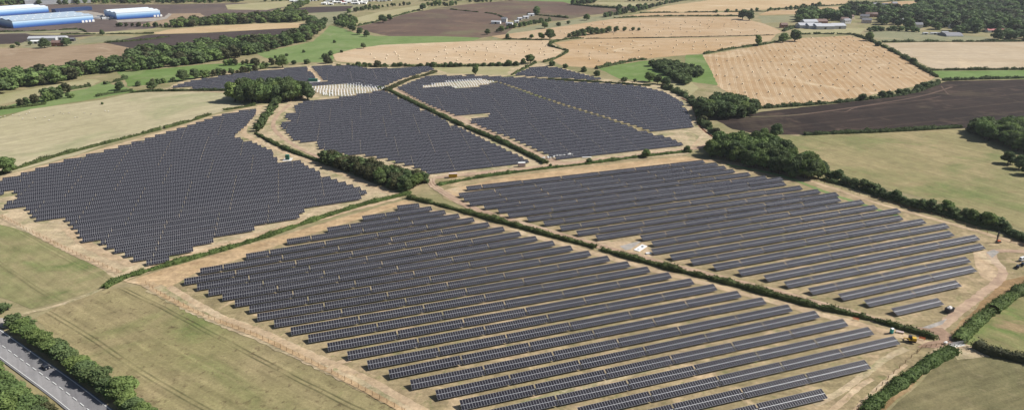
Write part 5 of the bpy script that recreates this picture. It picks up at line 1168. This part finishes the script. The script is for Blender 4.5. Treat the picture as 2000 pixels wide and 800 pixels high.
# cars
def car(px, py, rz, lab, paint, L=4.4, van=False, z=.5):
    x, y = G(px, py); t = thing('van' if van else 'car', lab, 'van' if van else 'car', (x, y, z), rz); w_ = .9
    mb = MB(); h2 = L / 2
    pr = [(-h2, .35), (-h2, .85), (-h2 + .15, 1.0), (h2 * .35, 1.02), (h2 * .85, .9), (h2, .7), (h2, .35)]
    def ext(prof, half0, half1, mi=0):
        n = len(mb.v); k = len(prof)
        for s in (-1, 1): mb.v += [(p[0], s * (half0 if p[1] < .95 else half1), p[1]) for p in prof]
        mb.f.append(tuple(n + i for i in range(k))); mb.m.append(mi); mb.f.append(tuple(n + k + i for i in range(k))[::-1]); mb.m.append(mi)
        for i in range(k):
            j = (i + 1) % k; mb.f.append((n + j, n + i, n + k + i, n + k + j)); mb.m.append(mi)
    ext(pr, w_, w_ - .06)
    top = 2.1 if van else 1.48
    cab = [(-h2 + .1, 1.003), (-h2 + (.15 if van else .55), top - .03), (-h2 + .7, top), (h2 * (.3 if van else .05), top), (h2 * (.45 if van else .42), 1.003)]
    n = len(mb.v)
    for s in (-1, 1): mb.v += [(p[0], s * (w_ - .08 if p[1] < 1.1 else w_ - .22), p[1]) for p in cab]
    k = len(cab); mb.f.append(tuple(n + i for i in range(k))); mb.m.append(0); mb.f.append(tuple(n + k + i for i in range(k))[::-1]); mb.m.append(0)
    for i in range(k):
        j = (i + 1) % k; mb.f.append((n + j, n + i, n + k + i, n + k + j)); mb.m.append(0)
    part('body', mb, paint, t)
    g_ = MB(); a, b2 = cab[3], cab[4]
    def lerp(p, q, f): return (p[0] + (q[0] - p[0]) * f, p[1] + (q[1] - p[1]) * f)
    p0, p1 = lerp(a, b2, .1), lerp(a, b2, .92); o_ = .02
    g_.quad((p0[0] + o_, -w_ + .26, p0[1] + o_), (p1[0] + o_, -w_ + .14, p1[1] + o_), (p1[0] + o_, w_ - .14, p1[1] + o_), (p0[0] + o_, w_ - .26, p0[1] + o_)); part('windscreen', g_, M_WINDOW, t)
    g_ = MB(); a, b2 = cab[1], cab[0]; p0, p1 = lerp(a, b2, .1), lerp(a, b2, .8)
    g_.quad((p0[0] - o_, w_ - .26, p0[1] + o_), (p1[0] - o_, w_ - .16, p1[1]), (p1[0] - o_, -w_ + .16, p1[1]), (p0[0] - o_, -w_ + .26, p0[1] + o_)); part('rear_window', g_, M_WINDOW, t)
    for s in (-1, 1):
        g_ = MB(); g_.quad((-h2 + .75, s * (w_ - .185), top - .1), (h2 * .08, s * (w_ - .185), top - .1), (h2 * .34, s * (w_ - .07), 1.08), (-h2 + .5, s * (w_ - .07), 1.08)); part('side_window', g_, M_WINDOW, t)
        g_ = MB(); g_.box(h2 - .12, h2 + .03, s * .62 - .17, s * .62 + .17, .62, .78); part('headlight', g_, M_WHITE, t)
        for fx in (-h2 * .62, h2 * .62):
            g_ = MB(); g_.cyl((fx, s * (w_ - .08), .33), .33, .22, 'y', 16); wl = part('wheel', g_, M_BLACK, t)
            g_ = MB(); g_.cyl((fx, s * (w_ + .035), .33), .19, .02, 'y', 12); part('rim', g_, M_STEEL, wl)
    return t
p0, p1 = G(60, 687), G(144, 746)
car(90, 719.5, math.atan2(p1[1] - p0[1], p1[0] - p0[0]), 'dark blue hatchback driving along the main road', M_CAR, 4.5)
car(1987, 523, .75, 'black car parked on the grass nearest the brown bank', M_CAR, 4.6)
car(1997, 518, .75, 'dark car parked behind the black one at the right edge', M_CAR, 4.6)
car(1997, 509, .4, 'white van parked at the right edge by the haul track', M_CARW, 5.2, True)
# white builder's bags along the hedge
rb = random.Random(11)
mb = MB(); mb.box(-.5, .5, -.5, .5, 0, .8); mb.ball((0, 0, .8), (.46, .46, .28), 0, 10, 6)
for sx in (-.42, .42):
    for sy in (-.42, .42): mb.box(sx - .05, sx + .05, sy - .05, sy + .05, .8, 1.1)
BAG = mb.mesh('bulk_bag', M_WHITE)
for i in range(16):
    f = i / 15; x, y = G(1056 + f * 62 + rb.uniform(-2, 2), 312 - f * 8 + rb.uniform(-1.5, 1.5))
    tag(link('bulk_bag', BAG, None, (x, y, .85), rb.uniform(0, 3), (1.3, 1.3, 1.1)), 'white builders bag dumped along the track below the rear array', 'bulk bag', 'white bags below the rear array')
for i in range(9):
    x, y = G(604 + rb.uniform(0, 45), 178 + rb.uniform(-2, 8))
    tag(link('bulk_bag', BAG, None, (x, y, .7), rb.uniform(0, 3), (1.9, 1.9, 1.3)), 'white wrapped load dumped among bare frames beside the round copse', 'bulk bag', 'white loads beside the round copse')
x, y = G(1146, 309); t = thing('pipe_bundle', 'long pale bundle of pipes lying below the rear array', 'pipes', (x, y, .8), .12)
for i in range(4):
    mb = MB(); mb.cyl((0, i * .35 - .5, .2), .16, 8, 'x', 8); part('pipe', mb, M_WHITE, t)
# orange barrier netting pieces
for i, (px, py) in enumerate([(1671, 626), (1800, 664)]):
    x, y = G(px, py); t = thing('safety_barrier', ['orange safety barrier standing against the long hedge', 'orange safety barrier lying near the yellow digger'][i], 'barrier', (x, y, .6), -.5)
    mb = MB()
    for k in range(3): mb.box(-1.3, 1.3, -.04, .04, .2 + k * .38, .38 + k * .38)
    part('rail', mb, M_ORANGE, t)
    for sx in (-1.1, 1.1): mb = MB(); mb.box(sx - .06, sx + .06, -.3, .3, -.1, .18); part('foot', mb, M_ORANGE, t)

# ------------------------------------------------------------------ fences and gate
def fence(pix, lab, step=7.0, h=1.9, r=.09, name='deer_fence', wire=True):
    pts = resample(W(pix), step); x0, y0 = pts[0]; t = thing(name, lab, 'fence', (x0, y0, .5))
    mb = MB(); mb.box(-r, r, -r, r, -.2, h); pm = mb.mesh('post', M_WOOD)
    for i, (x, y) in enumerate(pts[:98]): link('post', pm, t, (x - x0, y - y0, 0))
    wr = MB()
    for a, b_ in zip(pts, pts[1:]):
        for zz in ((.35, .8, 1.25, 1.75) if wire else (.5, .9, 1.3)):
            d = (b_[0] - a[0], b_[1] - a[1]); L = math.hypot(*d); n = (-d[1] / L * .012, d[0] / L * .012)
            q = .022 if wire else .07
            wr.quad((a[0] - x0 + n[0], a[1] - y0 + n[1], zz - q), (b_[0] - x0 + n[0], b_[1] - y0 + n[1], zz - q), (b_[0] - x0 + n[0], b_[1] - y0 + n[1], zz + q), (a[0] - x0 + n[0], a[1] - y0 + n[1], zz + q))
    part('wire' if wire else 'rails', wr, M_WOOD, t); return t
fence([(286, 556), (310, 573), (400, 618), (500, 656), (640, 724), (790, 805)], 'timber post fence between the cut meadow and the nearest array', 4.2)
fence([(0, 422), (62, 455), (150, 498), (232, 533)], 'timber post fence between the greening field and the left-hand array', 4.6)
fence([(1792, 690), (1800, 680), (1845, 675)], 'short rail fence left of the metal gate', 2.6, 1.4, .08, 'rail_fence', False)
fence([(1886, 673), (1905, 677)], 'short rail fence right of the metal gate', 2.6, 1.4, .08, 'rail_fence', False)
fence([(1790, 690), (1750, 725), (1700, 775), (1672, 805)], 'timber post fence along the brown dead grass at bottom right', 6, 1.7)
fence([(1400, 310), (1530, 334), (1700, 388), (1860, 433), (2000, 482)], 'timber post fence under the boundary trees of the right-hand array', 7)
a, b_ = G(1852, 677), G(1882, 671.5); rz = math.atan2(b_[1] - a[1], b_[0] - a[0]); LL = math.dist(a, b_)
t = thing('field_gate', 'wide galvanised metal gate at the bottom right track crossing', 'gate', (a[0], a[1], .6), rz)
mb = MB()
for k in range(6): mb.box(0, LL, -.05, .05, .1 + k * .24, .19 + k * .24)
mb.box(0, .1, -.06, .06, 0, 1.45); mb.box(LL - .1, LL, -.06, .06, 0, 1.45); part('gate_leaf', mb, M_STEEL, t)
for xx in (-.25, LL + .25):
    mb = MB(); mb.box(xx - .13, xx + .13, -.13, .13, -.3, 1.8); part('gate_post', mb, M_STEEL, t)
mb = MB(); mb.box(0, LL, -1.3, 1.3, -.5, -.35); part('culvert_slab', mb, M_CONC, t)
x, y = G(1846, 672); t = thing('concrete_block', 'white concrete block beside the metal gate', 'block', (x, y, .7), .4)
mb = MB(); mb.box(-.9, .9, -.4, .4, -.1, .7); mb.box(-.5, .5, -.2, .2, .7, .85); part('block', mb, M_WHITE, t)

# ------------------------------------------------------------------ at most 300 single trees: the smallest in view are gathered into one mass
def tsize(o): return o.scale[2] * ppm(o.location[0], o.location[1])
ts = sorted([o for o in COL.objects if o.get('category') == 'tree'], key=tsize, reverse=True)
rest = [o for o in ts if o.get('group')]; single = [o for o in ts if not o.get('group')]
drop = rest[max(0, 298 - len(single)):]
Vs = []; ev = []; ef = []
for o in drop:
    V, (cv, cf) = random.choice(LOW); a = random.uniform(0, 6.28); ca, sa = math.cos(a), math.sin(a); w_, h = o.scale[0], o.scale[2]; x, y = o.location[0], o.location[1]
    def tf(M): return np.stack([x + (M[:, 0] * ca - M[:, 1] * sa) * w_, y + (M[:, 0] * sa + M[:, 1] * ca) * w_, M[:, 2] * h + .1], 1)
    Vs.append(tf(V)); k = len(ev); ev += tf(np.array(cv)).tolist(); ef += [tuple(i + k for i in f) for f in cf]
    for c in list(o.children): bpy.data.objects.remove(c)
    bpy.data.objects.remove(o)
if Vs:
    o = link('trees', quads_mesh('trees', np.concatenate(Vs), LEAFD, (ev, ef))); tag(o, 'packed dark trees of the small woods around the rear arrays', 'trees', kind='stuff')
print('single trees', len(single), 'kept', len(ts) - len(drop), 'massed', len(drop))

# ------------------------------------------------------------------ light and air
w = bpy.data.worlds.new('World'); S.world = w; w.use_nodes = True
nt = w.node_tree; bg = nt.nodes['Background']
sky = nt.nodes.new('ShaderNodeTexSky'); sky.sky_type = 'NISHITA'; sky.sun_disc = False
SUN_EL, SUN_AZ = math.radians(42), math.radians(82)
sky.sun_elevation = SUN_EL; sky.sun_rotation = SUN_AZ; sky.air_density = 1.0; sky.dust_density = 1.5
nt.links.new(sky.outputs[0], bg.inputs[0]); bg.inputs[1].default_value = .058
sd = bpy.data.lights.new('sun', 'SUN'); sd.energy = 4.8; sd.angle = math.radians(.53); sd.color = (1, .965, .91)
so = bpy.data.objects.new('sun', sd); COL.objects.link(so)
v = Vector((math.sin(SUN_AZ) * math.cos(SUN_EL), math.cos(SUN_AZ) * math.cos(SUN_EL), math.sin(SUN_EL)))
so.rotation_euler = (-v).to_track_quat('-Z', 'Y').to_euler(); so.location = v * 500
S.view_settings.view_transform = 'Standard'; S.view_settings.look = 'None'; S.view_settings.exposure = .52; S.view_settings.gamma = 1
S.render.engine = 'CYCLES'

m = bpy.data.materials.new('haze'); m.use_nodes = True; nt = m.node_tree; nt.nodes.clear()
pv = nt.nodes.new('ShaderNodeVolumePrincipled'); pv.inputs['Color'].default_value = (.86, .91, 1, 1); pv.inputs['Density'].default_value = .000035; pv.inputs['Anisotropy'].default_value = .2
mo = nt.nodes.new('ShaderNodeOutputMaterial'); nt.links.new(pv.outputs[0], mo.inputs['Volume'])
mb = MB(); mb.box(-9000, 9000, -1500, 12000, -1.2, 176); o = link('haze', mb.mesh('haze', m)); tag(o, 'thin pale summer haze over the whole landscape', 'haze', kind='stuff')
S.cycles.volume_bounces = 0
